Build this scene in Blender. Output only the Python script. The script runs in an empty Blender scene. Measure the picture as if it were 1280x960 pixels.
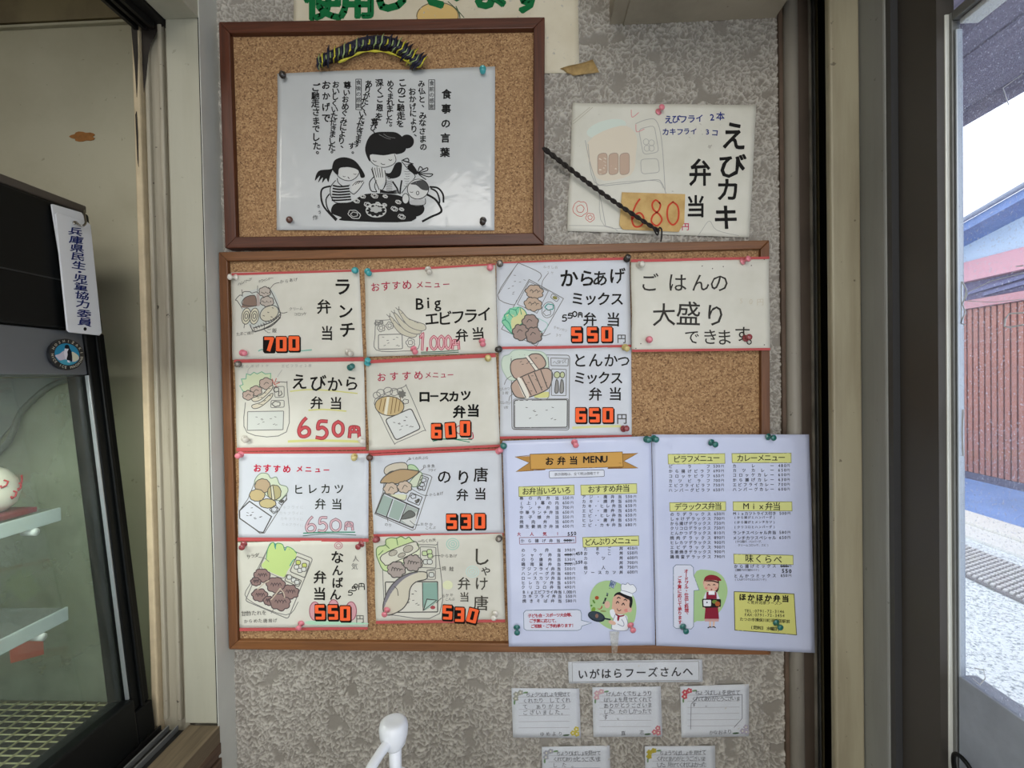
import bpy, bmesh, math, random
from mathutils import Vector, Matrix, noise
from mathutils.geometry import tessellate_polygon
random.seed(7)
SC = bpy.context.scene
COL = SC.collection

# ------------------------------------------------------------------ camera
FPX = 600.0
CAM = Vector((0.0, -0.72, 1.5))
_yv = Vector((24, 9, -FPX)).normalized()            # world +y seen in camera axes
_zv = Vector((-0.018, 1, 0)); _zv = (_zv - _yv * _zv.dot(_yv)).normalized()
_xv = _yv.cross(_zv)
W2C = Matrix((( _xv.x, _yv.x, _zv.x), (_xv.y, _yv.y, _zv.y), (_xv.z, _yv.z, _zv.z)))
C2W = W2C.transposed()
cd = bpy.data.cameras.new('camera'); cam = bpy.data.objects.new('camera', cd); COL.objects.link(cam)
cd.sensor_width = 36; cd.lens = FPX / 1280 * 36; cd.clip_start = 0.01; cd.clip_end = 200
cam.matrix_world = Matrix.Translation(CAM) @ C2W.to_4x4()
SC.camera = cam

# ------------------------------------------------------------------ world, fill lights, exposure
w = bpy.data.worlds.new('sky'); SC.world = w; w.use_nodes = True
bg = w.node_tree.nodes['Background']
bg.inputs[0].default_value = (0.94, 0.97, 1.0, 1); bg.inputs[1].default_value = 2.5
SC.view_settings.view_transform = 'Standard'; SC.view_settings.look = 'None'
SC.view_settings.exposure = 0.0; SC.view_settings.gamma = 1; SC.view_settings.use_curve_mapping = False

def area(name, loc, target, sx, sy, power, color):
    l = bpy.data.lights.new(name, 'AREA'); l.shape = 'RECTANGLE'; l.size = sx; l.size_y = sy
    l.energy = power; l.color = color
    o = bpy.data.objects.new(name, l); COL.objects.link(o); o.location = loc
    o.rotation_euler = (Vector(target) - Vector(loc)).to_track_quat('-Z', 'Y').to_euler()
    return o
area('shop_fill_light', (0.0, -1.9, 2.35), (0.0, -0.3, 1.0), 1.2, 0.5, 14, (1.0, 0.96, 0.9))  # added fill light for the room, no visible fixture
area('counter_room_fill_light', (-1.3, -0.9, 2.3), (-1.3, -0.9, 0), 0.8, 0.4, 8, (1.0, 0.96, 0.86))  # added fill light to brighten the room beyond the opening

# ------------------------------------------------------------------ projection helpers
def ray(px, py):
    return (C2W @ Vector(((px - 640) / FPX, -(py - 480) / FPX, -1))).normalized()
class Surf:
    """A real plane in the place; p() finds the point of it that the photograph shows at a pixel."""
    def __init__(s, o, n): s.o = Vector(o); s.n = Vector(n).normalized()
    def p(s, px, py, off=0.0):
        d = ray(px, py); o = s.o + s.n * off
        return CAM + d * ((o - CAM).dot(s.n) / d.dot(s.n))
def wall_at(off): return Surf((0, -off, 0), (0, -1, 0))
def tanx(px, py=471):
    d = ray(px, py); return d.x / d.y
def P(px, py, depth):
    return wall_at(0.72 - depth).p(px, py)

# ------------------------------------------------------------------ materials
def lin(c): return c / 12.92 if c <= 0.04045 else ((c + 0.055) / 1.055) ** 2.4
def rgb(r, g, b): return (lin(r / 255), lin(g / 255), lin(b / 255), 1)
_m = {}
def mat(name, color, rough=0.6, metal=0.0, spec=0.5, coat=0.0, var=0.0, vscale=20, bump=0.0, bscale=200, emit=0):
    if name in _m: return _m[name]
    m = bpy.data.materials.new(name); m.use_nodes = True; _m[name] = m
    n = m.node_tree.nodes; l = m.node_tree.links; b = n['Principled BSDF']
    b.inputs['Base Color'].default_value = color; b.inputs['Roughness'].default_value = rough
    b.inputs['Metallic'].default_value = metal; b.inputs['Specular IOR Level'].default_value = spec
    b.inputs['Coat Weight'].default_value = coat; b.inputs['Coat Roughness'].default_value = 0.08
    tc = n.new('ShaderNodeTexCoord')
    if var:
        t = n.new('ShaderNodeTexNoise'); t.inputs['Scale'].default_value = vscale; t.inputs['Detail'].default_value = 5
        l.new(tc.outputs['Object'], t.inputs['Vector'])
        r = n.new('ShaderNodeValToRGB'); r.color_ramp.elements[0].position = 0.3; r.color_ramp.elements[1].position = 0.7
        c0 = [max(0, x * (1 - var)) for x in color[:3]] + [1]; c1 = [min(1, x * (1 + var)) for x in color[:3]] + [1]
        r.color_ramp.elements[0].color = c0; r.color_ramp.elements[1].color = c1
        l.new(t.outputs[0], r.inputs[0]); l.new(r.outputs[0], b.inputs['Base Color'])
    if bump:
        t2 = n.new('ShaderNodeTexNoise'); t2.inputs['Scale'].default_value = bscale; t2.inputs['Detail'].default_value = 3
        l.new(tc.outputs['Object'], t2.inputs['Vector'])
        bp = n.new('ShaderNodeBump'); bp.inputs['Strength'].default_value = bump; bp.inputs['Distance'].default_value = 0.002
        l.new(t2.outputs[0], bp.inputs['Height']); l.new(bp.outputs[0], b.inputs['Normal'])
    return m
def ink(hexs):
    r, g, b = int(hexs[0:2], 16), int(hexs[2:4], 16), int(hexs[4:6], 16)
    return mat('ink_' + hexs, rgb(r, g, b), 0.7, spec=0.2)

def nodes_mat(name):
    m = bpy.data.materials.new(name); m.use_nodes = True; _m[name] = m
    n = m.node_tree.nodes; return m, n, m.node_tree.links, n['Principled BSDF']
def ramp(n, pts):
    r = n.new('ShaderNodeValToRGB'); e = r.color_ramp.elements
    while len(e) < len(pts): e.new(0.5)
    for k, (p, c) in enumerate(pts): e[k].position = p; e[k].color = c
    return r
def noise_n(n, l, vec, scale, detail=3, rough=0.5, dist=0):
    t = n.new('ShaderNodeTexNoise'); t.inputs['Scale'].default_value = scale; t.inputs['Detail'].default_value = detail
    t.inputs['Roughness'].default_value = rough; t.inputs['Distortion'].default_value = dist
    l.new(vec, t.inputs['Vector']); return t.outputs[0]
def math_n(n, l, op, a, b=None, clamp=False):
    t = n.new('ShaderNodeMath'); t.operation = op; t.use_clamp = clamp
    for k, v in enumerate((a, b)):
        if v is None: continue
        if isinstance(v, (int, float)): t.inputs[k].default_value = v
        else: l.new(v, t.inputs[k])
    return t.outputs[0]
def mix_n(n, l, f, a, b):
    t = n.new('ShaderNodeMix'); t.data_type = 'RGBA'
    if isinstance(f, (int, float)): t.inputs[0].default_value = f
    else: l.new(f, t.inputs[0])
    for k, v in ((6, a), (7, b)):
        if isinstance(v, tuple): t.inputs[k].default_value = v
        else: l.new(v, t.inputs[k])
    return t.outputs[2]

def stucco():
    m, n, l, b = nodes_mat('stucco')
    tc = n.new('ShaderNodeTexCoord').outputs['Object']
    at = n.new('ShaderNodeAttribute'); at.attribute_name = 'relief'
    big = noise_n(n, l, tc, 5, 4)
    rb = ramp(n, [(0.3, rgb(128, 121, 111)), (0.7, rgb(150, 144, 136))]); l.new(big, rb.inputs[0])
    c = mix_n(n, l, math_n(n, l, 'MULTIPLY', at.outputs['Fac'], 0.75), rb.outputs[0], rgb(206, 200, 190))  # ridges tinted lighter with height, painting in light caught by the relief
    sp = ramp(n, [(0.70, (0, 0, 0, 1)), (0.74, (1, 1, 1, 1))]); l.new(noise_n(n, l, tc, 60, 3), sp.inputs[0])
    c = mix_n(n, l, math_n(n, l, 'MULTIPLY', sp.outputs[0], 0.5), c, rgb(76, 66, 58))
    bp = n.new('ShaderNodeBump'); bp.inputs['Strength'].default_value = 0.5; bp.inputs['Distance'].default_value = 0.0006
    l.new(noise_n(n, l, tc, 420, 3), bp.inputs['Height']); l.new(bp.outputs[0], b.inputs['Normal'])
    l.new(c, b.inputs['Base Color']); b.inputs['Roughness'].default_value = 0.8
    return m
def cork():
    m, n, l, b = nodes_mat('cork')
    tc = n.new('ShaderNodeTexCoord').outputs['Object']
    v = n.new('ShaderNodeTexVoronoi'); v.inputs['Scale'].default_value = 520; l.new(tc, v.inputs['Vector'])
    r = ramp(n, [(0.0, rgb(110, 78, 52)), (0.15, rgb(144, 108, 74)), (0.6, rgb(164, 127, 88)), (1.0, rgb(190, 154, 112))])
    sep = n.new('ShaderNodeSeparateColor'); l.new(v.outputs['Color'], sep.inputs[0]); l.new(sep.outputs[0], r.inputs[0])
    sp = ramp(n, [(0.68, (0, 0, 0, 1)), (0.72, (1, 1, 1, 1))]); l.new(noise_n(n, l, tc, 170, 3), sp.inputs[0])
    c = mix_n(n, l, math_n(n, l, 'MULTIPLY', sp.outputs[0], 0.7), r.outputs[0], rgb(88, 56, 36))
    l.new(c, b.inputs['Base Color']); b.inputs['Roughness'].default_value = 0.85
    bp = n.new('ShaderNodeBump'); bp.inputs['Strength'].default_value = 0.4; bp.inputs['Distance'].default_value = 0.001
    l.new(noise_n(n, l, tc, 350, 3), bp.inputs['Height']); l.new(bp.outputs[0], b.inputs['Normal'])
    return m
def wood(name, c0, c1, axis, sc=1.0, rough=0.45):
    m, n, l, b = nodes_mat(name)
    tc = n.new('ShaderNodeTexCoord').outputs['Object']
    mp = n.new('ShaderNodeMapping'); s = [90 * sc] * 3; s[axis] = 4 * sc; mp.inputs['Scale'].default_value = s
    l.new(tc, mp.inputs['Vector'])
    r = ramp(n, [(0.25, c0), (0.75, c1)]); l.new(noise_n(n, l, mp.outputs[0], 2.2, 5, 0.6, 0.6), r.inputs[0])
    l.new(r.outputs[0], b.inputs['Base Color']); b.inputs['Roughness'].default_value = rough
    bp = n.new('ShaderNodeBump'); bp.inputs['Strength'].default_value = 0.25; bp.inputs['Distance'].default_value = 0.001
    l.new(noise_n(n, l, mp.outputs[0], 3, 4), bp.inputs['Height']); l.new(bp.outputs[0], b.inputs['Normal'])
    return m
def grimy(name, base, dirt, amount=0.5, streak=True, rough=0.5, sscale=1.0):
    m, n, l, b = nodes_mat(name)
    tc = n.new('ShaderNodeTexCoord').outputs['Object']
    mp = n.new('ShaderNodeMapping'); mp.inputs['Scale'].default_value = (30 * sscale, 30 * sscale, 3.0 * sscale) if streak else (8, 8, 8)
    l.new(tc, mp.inputs['Vector'])
    r = ramp(n, [(0.45, (0, 0, 0, 1)), (0.75, (1, 1, 1, 1))]); l.new(noise_n(n, l, mp.outputs[0], 1.0, 6, 0.6), r.inputs[0])
    c = mix_n(n, l, math_n(n, l, 'MULTIPLY', r.outputs[0], amount), base, dirt)
    sp = ramp(n, [(0.71, (0, 0, 0, 1)), (0.745, (1, 1, 1, 1))]); l.new(noise_n(n, l, tc, 90, 3), sp.inputs[0])
    c = mix_n(n, l, math_n(n, l, 'MULTIPLY', sp.outputs[0], min(1, amount * 1.4)), c, tuple(x * 0.5 for x in dirt[:3]) + (1,))
    l.new(c, b.inputs['Base Color']); b.inputs['Roughness'].default_value = rough
    bp = n.new('ShaderNodeBump'); bp.inputs['Strength'].default_value = 0.15; bp.inputs['Distance'].default_value = 0.001
    l.new(noise_n(n, l, tc, 120, 4), bp.inputs['Height']); l.new(bp.outputs[0], b.inputs['Normal'])
    return m
def papermat(name, c, c2, coat=0.0, scale=9, glossbump=0.0):
    m, n, l, b = nodes_mat(name)
    tc = n.new('ShaderNodeTexCoord').outputs['Object']
    r = ramp(n, [(0.3, c2), (0.62, c)]); l.new(noise_n(n, l, tc, scale, 4, 0.6), r.inputs[0])
    l.new(r.outputs[0], b.inputs['Base Color']); b.inputs['Roughness'].default_value = 0.6
    b.inputs['Specular IOR Level'].default_value = 0.3
    b.inputs['Coat Weight'].default_value = coat; b.inputs['Coat Roughness'].default_value = 0.12
    if glossbump:
        bp = n.new('ShaderNodeBump'); bp.inputs['Strength'].default_value = glossbump; bp.inputs['Distance'].default_value = 0.004
        l.new(noise_n(n, l, tc, 22, 3, 0.5, 0.5), bp.inputs['Height']); l.new(bp.outputs[0], b.inputs['Coat Normal'])
    return m
def glassmat(name, tint=(1, 1, 1, 1), film=0.0, filmcol=(0.8, 0.85, 1, 1), rough=0.02, speck=0.0, spec_scale=1.0):
    """clear pane: transparent with a Fresnel reflection, plus real dust / haze as a thin diffuse film"""
    m = bpy.data.materials.new(name); m.use_nodes = True; _m[name] = m
    n = m.node_tree.nodes; l = m.node_tree.links; n.clear()
    out = n.new('ShaderNodeOutputMaterial')
    tr = n.new('ShaderNodeBsdfTransparent'); tr.inputs[0].default_value = tint
    gl = n.new('ShaderNodeBsdfGlossy'); gl.inputs['Roughness'].default_value = rough
    fr = n.new('ShaderNodeFresnel'); fr.inputs[0].default_value = 1.45
    ge = n.new('ShaderNodeNewGeometry')
    ff = math_n(n, l, 'MULTIPLY', fr.outputs[0], math_n(n, l, 'SUBTRACT', 1.0, ge.outputs['Backfacing']))
    mx = n.new('ShaderNodeMixShader'); l.new(ff, mx.inputs[0]); l.new(tr.outputs[0], mx.inputs[1]); l.new(gl.outputs[0], mx.inputs[2])
    res = mx.outputs[0]
    if film or speck:
        df = n.new('ShaderNodeBsdfDiffuse'); df.inputs[0].default_value = filmcol
        tl = n.new('ShaderNodeBsdfTranslucent'); tl.inputs[0].default_value = filmcol
        ad = n.new('ShaderNodeMixShader'); ad.inputs[0].default_value = 0.5; l.new(df.outputs[0], ad.inputs[1]); l.new(tl.outputs[0], ad.inputs[2])
        tc = n.new('ShaderNodeTexCoord').outputs['Object']
        big = ramp(n, [(0.35, (0.35, 0.35, 0.35, 1)), (0.7, (1, 1, 1, 1))]); l.new(noise_n(n, l, tc, 9 * spec_scale, 6, 0.65), big.inputs[0])
        f = math_n(n, l, 'MULTIPLY', big.outputs[0], film)
        if speck:
            s = ramp(n, [(0.62, (0, 0, 0, 1)), (0.68, (1, 1, 1, 1))]); l.new(noise_n(n, l, tc, 420 * spec_scale, 3), s.inputs[0])
            f = math_n(n, l, 'ADD', f, math_n(n, l, 'MULTIPLY', s.outputs[0], speck), True)
        m2 = n.new('ShaderNodeMixShader'); l.new(f, m2.inputs[0]); l.new(res, m2.inputs[1]); l.new(ad.outputs[0], m2.inputs[2])
        res = m2.outputs[0]
    l.new(res, out.inputs[0])
    return m

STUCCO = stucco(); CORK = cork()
WOOD_RED_H = wood('red_frame_wood', rgb(62, 30, 18), rgb(98, 50, 30), 0); WOOD_RED_V = wood('red_frame_wood_upright', rgb(62, 30, 18), rgb(98, 50, 30), 2)
WOOD_BRN_H = wood('brown_frame_wood', rgb(104, 66, 38), rgb(140, 92, 54), 0); WOOD_BRN_V = wood('brown_frame_wood_upright', rgb(92, 56, 30), rgb(126, 80, 46), 2)
WOOD_SILL = wood('sill_wood', rgb(78, 66, 50), rgb(120, 104, 82), 1, 0.8, 0.7)
WOOD_DK = wood('dark_ribbed_wood', rgb(60, 42, 32), rgb(108, 84, 66), 1, 1.2, 0.7)
PAPER_A = papermat('aged_paper', rgb(222, 219, 208), rgb(206, 203, 190))
PAPER_W = papermat('white_paper', rgb(216, 219, 226), rgb(202, 205, 212))
PAPER_C = papermat('cream_paper', rgb(218, 209, 188), rgb(202, 190, 165))
PAPER_L = papermat('laminated_paper', rgb(202, 208, 234), rgb(192, 199, 228), 1.0, 6, 0.45)
PAPER_LW = papermat('laminated_white_paper', rgb(205, 207, 208), rgb(192, 194, 195), 0.7, 6, 0.35)
GLASS_DOOR = glassmat('dirty_door_glass', (0.94, 0.96, 1, 1), 0.10, (0.80, 0.84, 1.0, 1), 0.03, 0.42)
GLASS_CASE = glassmat('case_glass', (0.93, 0.96, 0.93, 1), 0.06, (0.72, 0.78, 0.74, 1), 0.03)
PVC = mat('white_trim_plastic', rgb(205, 205, 198), 0.45, var=0.04, bump=0.1)
BEIGE = grimy('beige_painted_panel', rgb(178, 175, 158), rgb(120, 110, 85), 0.18)
ALCOVE = grimy('beige_plaster', rgb(176, 171, 148), rgb(120, 110, 80), 0.25, False)
CHAN = grimy('grimy_channel', rgb(168, 160, 142), rgb(72, 58, 42), 0.65)
POST = grimy('beige_post', rgb(158, 150, 126), rgb(95, 78, 55), 0.5)
GREYP = grimy('grey_post', rgb(142, 143, 140), rgb(80, 75, 66), 0.3)
PIPE = grimy('speckled_pipe', rgb(150, 144, 134), rgb(70, 60, 50), 0.5)
BLACK = mat('black_plastic', rgb(7, 9, 10), 0.45, spec=0.25)
BLACKM = mat('black_track', rgb(16, 15, 15), 0.5)
DKBR = mat('dark_brown_paint', rgb(66, 61, 56), 0.5, var=0.1, vscale=6)
BRN = mat('brown_strip', rgb(88, 70, 56), 0.6, var=0.2, vscale=30)
ALU = mat('aluminium', rgb(170, 172, 172), 0.35, metal=0.7, var=0.08, vscale=40)
ALUW = mat('pale_aluminium', rgb(215, 216, 210), 0.4, metal=0.2)
ALUD = mat('dull_aluminium', rgb(120, 121, 120), 0.45, metal=0.3, var=0.1, vscale=30)
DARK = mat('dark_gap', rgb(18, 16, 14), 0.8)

# ------------------------------------------------------------------ mesh helpers
def link(name, verts, faces, mats, parent=None, mi=None, smooth=False):
    me = bpy.data.meshes.new(name); me.from_pydata([tuple(v) for v in verts], [], faces)
    for m in (mats if isinstance(mats, list) else [mats]): me.materials.append(m)
    if mi: me.polygons.foreach_set('material_index', mi)
    if smooth: me.polygons.foreach_set('use_smooth', [True] * len(me.polygons))
    me.update()
    o = bpy.data.objects.new(name, me); COL.objects.link(o)
    if parent:
        o.parent = parent; o.matrix_parent_inverse = Matrix.Translation(-parent.location)
    return o
def tag(o, label=None, cat=None, group=None, kind=None):
    if label: o['label'] = label
    if cat: o['category'] = cat
    if group: o['group'] = group
    if kind: o['kind'] = kind
    return o
def empty(name, loc, label, cat, group=None):
    o = bpy.data.objects.new(name, None); COL.objects.link(o); o.location = loc; o.empty_display_size = 0.02
    return tag(o, label, cat, group)
def fixn(o):
    bm = bmesh.new(); bm.from_mesh(o.data); bmesh.ops.recalc_face_normals(bm, faces=bm.faces); bm.to_mesh(o.data); bm.free(); return o
def bevel(o, wdt, seg=2):
    md = o.modifiers.new('bevel', 'BEVEL'); md.width = wdt; md.segments = seg; md.limit_method = 'ANGLE'; return o
def box(name, x0, x1, y0, y1, z0, z1, m, parent=None, bev=0):
    x0, x1 = min(x0, x1), max(x0, x1); y0, y1 = min(y0, y1), max(y0, y1); z0, z1 = min(z0, z1), max(z0, z1)
    v = [(x0, y0, z0), (x1, y0, z0), (x1, y1, z0), (x0, y1, z0), (x0, y0, z1), (x1, y0, z1), (x1, y1, z1), (x0, y1, z1)]
    f = [(0, 3, 2, 1), (4, 5, 6, 7), (0, 1, 5, 4), (1, 2, 6, 5), (2, 3, 7, 6), (3, 0, 4, 7)]
    o = link(name, v, f, m, parent)
    if bev: bevel(o, bev)
    return o
def sbox(*a, **k):
    o = box(*a, **k)
    if not o.parent: o['kind'] = 'structure'
    return o
def prism(name, front, vec, m, parent=None, bev=0):
    n = len(front); v = [Vector(p) for p in front] + [Vector(p) + Vector(vec) for p in front]
    f = [tuple(range(n)), tuple(range(2 * n - 1, n - 1, -1))] + [(i, i + n, (i + 1) % n + n, (i + 1) % n) for i in range(n)]
    o = fixn(link(name, v, f, m, parent))
    if bev: bevel(o, bev)
    return o
def tube_data(pts, r, seg=10, cap=True):
    pts = [Vector(p) for p in pts]; vs = []; fs = []; n = len(pts)
    rr = r if isinstance(r, (list, tuple)) else [r] * n
    up = None
    for i, p in enumerate(pts):
        t = (pts[min(i + 1, n - 1)] - pts[max(i - 1, 0)]).normalized()
        if up is None: up = t.orthogonal().normalized()
        up = (up - t * up.dot(t)).normalized(); s = t.cross(up)
        for k in range(seg):
            a = 2 * math.pi * k / seg; vs.append(p + (up * math.cos(a) + s * math.sin(a)) * rr[i])
    for i in range(n - 1):
        for k in range(seg):
            a = i * seg + k; b = i * seg + (k + 1) % seg; fs.append((a, b, b + seg, a + seg))
    if cap: fs.append(tuple(range(seg - 1, -1, -1))); fs.append(tuple(range((n - 1) * seg, n * seg)))
    return vs, fs
def tube(name, pts, r, m, parent=None, seg=10):
    v, f = tube_data(pts, r, seg); return link(name, v, f, m, parent, smooth=True)
def catmull(p, closed=False, k=5):
    n = len(p); out = []
    if n < 3: return list(p)
    rng = range(n) if closed else range(n - 1)
    for i in rng:
        if closed: a, b, c, d = p[(i - 1) % n], p[i], p[(i + 1) % n], p[(i + 2) % n]
        else: a, b, c, d = p[max(i - 1, 0)], p[i], p[i + 1], p[min(i + 2, n - 1)]
        for j in range(k):
            t = j / k
            out.append(tuple(0.5 * ((2 * b[q]) + (-a[q] + c[q]) * t + (2 * a[q] - 5 * b[q] + 4 * c[q] - d[q]) * t * t + (-a[q] + 3 * b[q] - 3 * c[q] + d[q]) * t ** 3) for q in range(len(b))))
    if not closed: out.append(tuple(p[-1]))
    return out

# ------------------------------------------------------------------ lettering: glyph outlines of Blender's own built-in font
_g = {}
def prefetch(chars, bold=0):
    """outlines of all the characters in one evaluation"""
    todo = [c for c in dict.fromkeys(chars) if c not in _g and c.strip()]
    obs = []
    for ch in todo:
        c = bpy.data.curves.new('g', 'FONT'); c.body = ch; c.resolution_u = 2
        o = bpy.data.objects.new('g', c); COL.objects.link(o); obs.append((ch, o, c))
    dg = bpy.context.evaluated_depsgraph_get()
    for ch, o, c in obs:
        me = o.evaluated_get(dg).to_mesh(); cnt = {}
        fs = [tuple(p.vertices) for p in me.polygons]
        for f in fs:
            for a, b in zip(f, f[1:] + f[:1]): k = (min(a, b), max(a, b)); cnt[k] = cnt.get(k, 0) + 1
        _g[ch] = ([(v.co.x, v.co.y) for v in me.vertices], fs, [k for k, v in cnt.items() if v == 1])
    for ch, o, c in obs: bpy.data.objects.remove(o); bpy.data.curves.remove(c)
_gb = {}
def glyph(ch, bold):
    """a character; bold thickens it evenly all round by laying a band along its outline"""
    key = (ch, round(bold, 3))
    if key not in _gb:
        if ch not in _g: prefetch(ch)
        v, f, e = _g[ch]; v = list(v); f = list(f)
        if bold > 0:
            for bi, (a, b) in enumerate(e):
                p, q = Vector(v[a]), Vector(v[b]); d = q - p
                if d.length < 1e-6: continue
                d.normalize(); n = Vector((-d.y, d.x)); k = len(v); w_ = bold
                z_ = 0.000012 * (1 + bi % 4)
                v += [tuple(t_) + (z_,) for t_ in (p - d * w_ * .45 + n * w_, p - d * w_ * .45 - n * w_, q + d * w_ * .45 - n * w_, q + d * w_ * .45 + n * w_)]
                f.append((k, k + 1, k + 2, k + 3))
        _gb[key] = (v, f)
    return _gb[key]

class Sheet:
    """A flat or gently waving thing with print on it. Coordinates are given in a view of the photograph: (ox, oy, scale)."""
    def __init__(s, name, label, cat, corners, off, view, m, group=None, amp=0.0012, seed=0, surf=None, nu=20, nv=14, thick=0.0004, edge=0.0, build=True, curl=None):
        s.surf = surf or wall_at(0); s.off = off; s.v = view; s.amp = amp; s.seed = seed; s.curl = curl
        s.lay = 0; s.buf = {}
        q = [s.surf.p(x, y, off) for x, y in corners]; s.q = q
        s.ctr = sum(q, Vector()) / 4
        s.root = None
        if build:
            if nu == 20:
                nu = max(8, int(abs(corners[1][0] - corners[0][0]) / 6)); nv = max(8, int(abs(corners[3][1] - corners[0][1]) / 6))
            vs = []; fs = []
            for j in range(nv + 1):
                for i in range(nu + 1):
                    u, v = i / nu, j / nv
                    e1 = edge * math.sin(u * 7 + seed) * (1 - v); e2 = edge * math.sin(v * 9 + seed * 2) * (1 - u)
                    p = q[0].lerp(q[1], u).lerp(q[3].lerp(q[2], u), v)
                    p = p + (q[3] - q[0]).normalized() * e1 + (q[1] - q[0]).normalized() * e2
                    vs.append(s.warp(p))
            for j in range(nv):
                for i in range(nu):
                    a = j * (nu + 1) + i; fs.append((a, a + nu + 1, a + nu + 2, a + 1))
            loc = s.ctr
            s.root = link(name, [v - loc for v in vs], fs, m, smooth=True); s.root.location = loc
            bpy.context.view_layer.update
            md = s.root.modifiers.new('thickness', 'SOLIDIFY'); md.thickness = thick; md.offset = -1
            tag(s.root, label, cat, group)
    def warp(s, p):
        if not s.amp and not s.curl: return p
        r = p - s.ctr; h = 0
        if s.amp: h = s.amp * (noise.noise(Vector((p.x * 11, p.z * 11, s.seed * 3.7))) + 0.5)
        if s.curl: h += s.curl(r)
        return p + s.surf.n * max(h, 0)
    def W(s, x, y): return (s.v[0] + x / s.v[2], s.v[1] + y / s.v[2])
    def put(s, part, color, pts2, faces, lift=None, sub=0.012):
        if lift is None: s.lay += 1; lift = 0.00012 + s.lay * 0.000003
        vs = [s.warp(s.surf.p(*s.W(p[0], p[1]), s.off)) + s.surf.n * (lift + (p[2] if len(p) > 2 else 0)) for p in pts2]
        b = s.buf.setdefault(part, [[], [], [], []])
        if color not in b[3]: b[3].append(color)
        k = len(b[0]); b[0] += vs; b[1] += [tuple(i + k for i in f) for f in faces]; b[2] += [b[3].index(color)] * len(faces)
    def fill(s, color, pts, smooth=True, part='drawing', closed=True):
        if smooth: pts = catmull(pts, True, 4)
        tri = tessellate_polygon([[Vector((x, y, 0)) for x, y in pts]])
        pts = list(pts); tri = [tuple(t) for t in tri]
        lim = 4.5 * s.v[2]                      # split triangles longer than ~11 px so a fill follows the paper
        for _ in range(6):
            nt = []; cache = {}; ch = False
            def mid(a, b):
                k = (min(a, b), max(a, b))
                if k not in cache: pts.append(((pts[a][0] + pts[b][0]) / 2, (pts[a][1] + pts[b][1]) / 2)); cache[k] = len(pts) - 1
                return cache[k]
            L = lambda a, b: math.hypot(pts[a][0] - pts[b][0], pts[a][1] - pts[b][1])
            for a, b, c in tri:
                e = [L(a, b) > lim * 1.6, L(b, c) > lim * 1.6, L(c, a) > lim * 1.6]
                if not any(e): nt.append((a, b, c)); continue
                ch = True; n_ = sum(e)
                if n_ == 3:
                    ab, bc, ca = mid(a, b), mid(b, c), mid(c, a); nt += [(a, ab, ca), (ab, b, bc), (ca, bc, c), (ab, bc, ca)]
                elif n_ == 1:
                    if e[1]: a, b, c = b, c, a
                    elif e[2]: a, b, c = c, a, b
                    ab = mid(a, b); nt += [(a, ab, c), (ab, b, c)]
                else:
                    if not e[0]: a, b, c = b, c, a
                    elif not e[1]: a, b, c = c, a, b
                    ab, bc = mid(a, b), mid(b, c); nt += [(ab, b, bc), (a, ab, c), (ab, bc, c)]
            tri = nt
            if not ch: break
        s.put(part, color, pts, tri)
    def stroke(s, color, wpx, pts, closed=False, smooth=True, part='drawing', lift=None):
        if smooth and len(pts) > 2: pts = catmull(pts, closed, 4)
        if closed: pts = list(pts) + [pts[0], pts[1]]
        h = wpx * s.v[2] / 2; vs = []; fs = []
        P2 = [Vector(p[:2]) for p in pts]
        Q = [P2[0]]
        for p in P2[1:]:
            d = (p - Q[-1]).length
            if d < 1e-6: continue
            k = int(d // (7 * s.v[2]))
            for j in range(1, k + 1): Q.append(Q[-1].lerp(p, 1 / (k + 2 - j)))
            Q.append(p)
        P2 = Q; n = len(P2)
        if n < 2: return
        for i, p in enumerate(P2):
            d0 = (p - P2[i - 1]).normalized() if i else (P2[1] - p).normalized()
            d1 = (P2[i + 1] - p).normalized() if i < n - 1 else d0
            t = d0 + d1; t = t.normalized() if t.length > 0.3 else d1
            c = max(0.5, t.dot(d1)); nn = Vector((-t.y, t.x)) * (h / c)
            if i == 0 and not closed: p = p - d1 * h * 0.6
            if i == n - 1 and not closed: p = p + d0 * h * 0.6
            vs += [p + nn, p - nn]
        for i in range(n - 1): fs.append((2 * i, 2 * i + 1, 2 * i + 3, 2 * i + 2))
        s.put(part, color, [(v.x, v.y) for v in vs], fs, lift)
    def text(s, txt, x0, y0, x1=None, y1=None, size=10, color='222222', bold=0.0, rot=0.0, sx=1.0, jit=0.0, part='lettering', shear=0.0, prop=False):
        """characters with centres from (x0, y0) to (x1, y1); size in picture pixels"""
        n = len(txt); x1 = x0 if x1 is None else x1; y1 = y0 if y1 is None else y1
        S = size * s.v[2]; R = random.Random(hash_(txt) + int(x0)); m = ink(color) if isinstance(color, str) else color
        s.lay += 1; lift = 0.00034 + s.lay * 0.000003
        if prop:
            wd = []
            for ch in txt:
                xs = [v[0] for v in glyph(ch, bold)[0]] if ch.strip() else [0, .25]
                wd.append(max(xs) - min(xs) + 0.09)
            tot = sum(wd); acc = 0; tt = []
            for k in wd: tt.append((acc + k / 2) / tot); acc += k
        for i, ch in enumerate(txt):
            if not ch.strip(): continue
            t = tt[i] if prop else (i / (n - 1) if n > 1 else 0)
            cx = x0 + (x1 - x0) * t + R.uniform(-1, 1) * jit * S * 0.06; cy = y0 + (y1 - y0) * t + R.uniform(-1, 1) * jit * S * 0.06
            gv, gf = glyph(ch, bold)
            if not gv: continue
            a = math.radians(rot + R.uniform(-7, 7) * jit); ca, sa = math.cos(a), math.sin(a)
            k = 1 + R.uniform(-.08, .08) * jit; sh = shear + R.uniform(-.1, .1) * jit
            xs = [v[0] for v in gv]
            mx = (min(xs) + max(xs)) / 2 if ord(ch) < 0x2000 else 0.5
            my = 0.34 if ord(ch) < 0x2000 else 0.38
            
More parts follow.
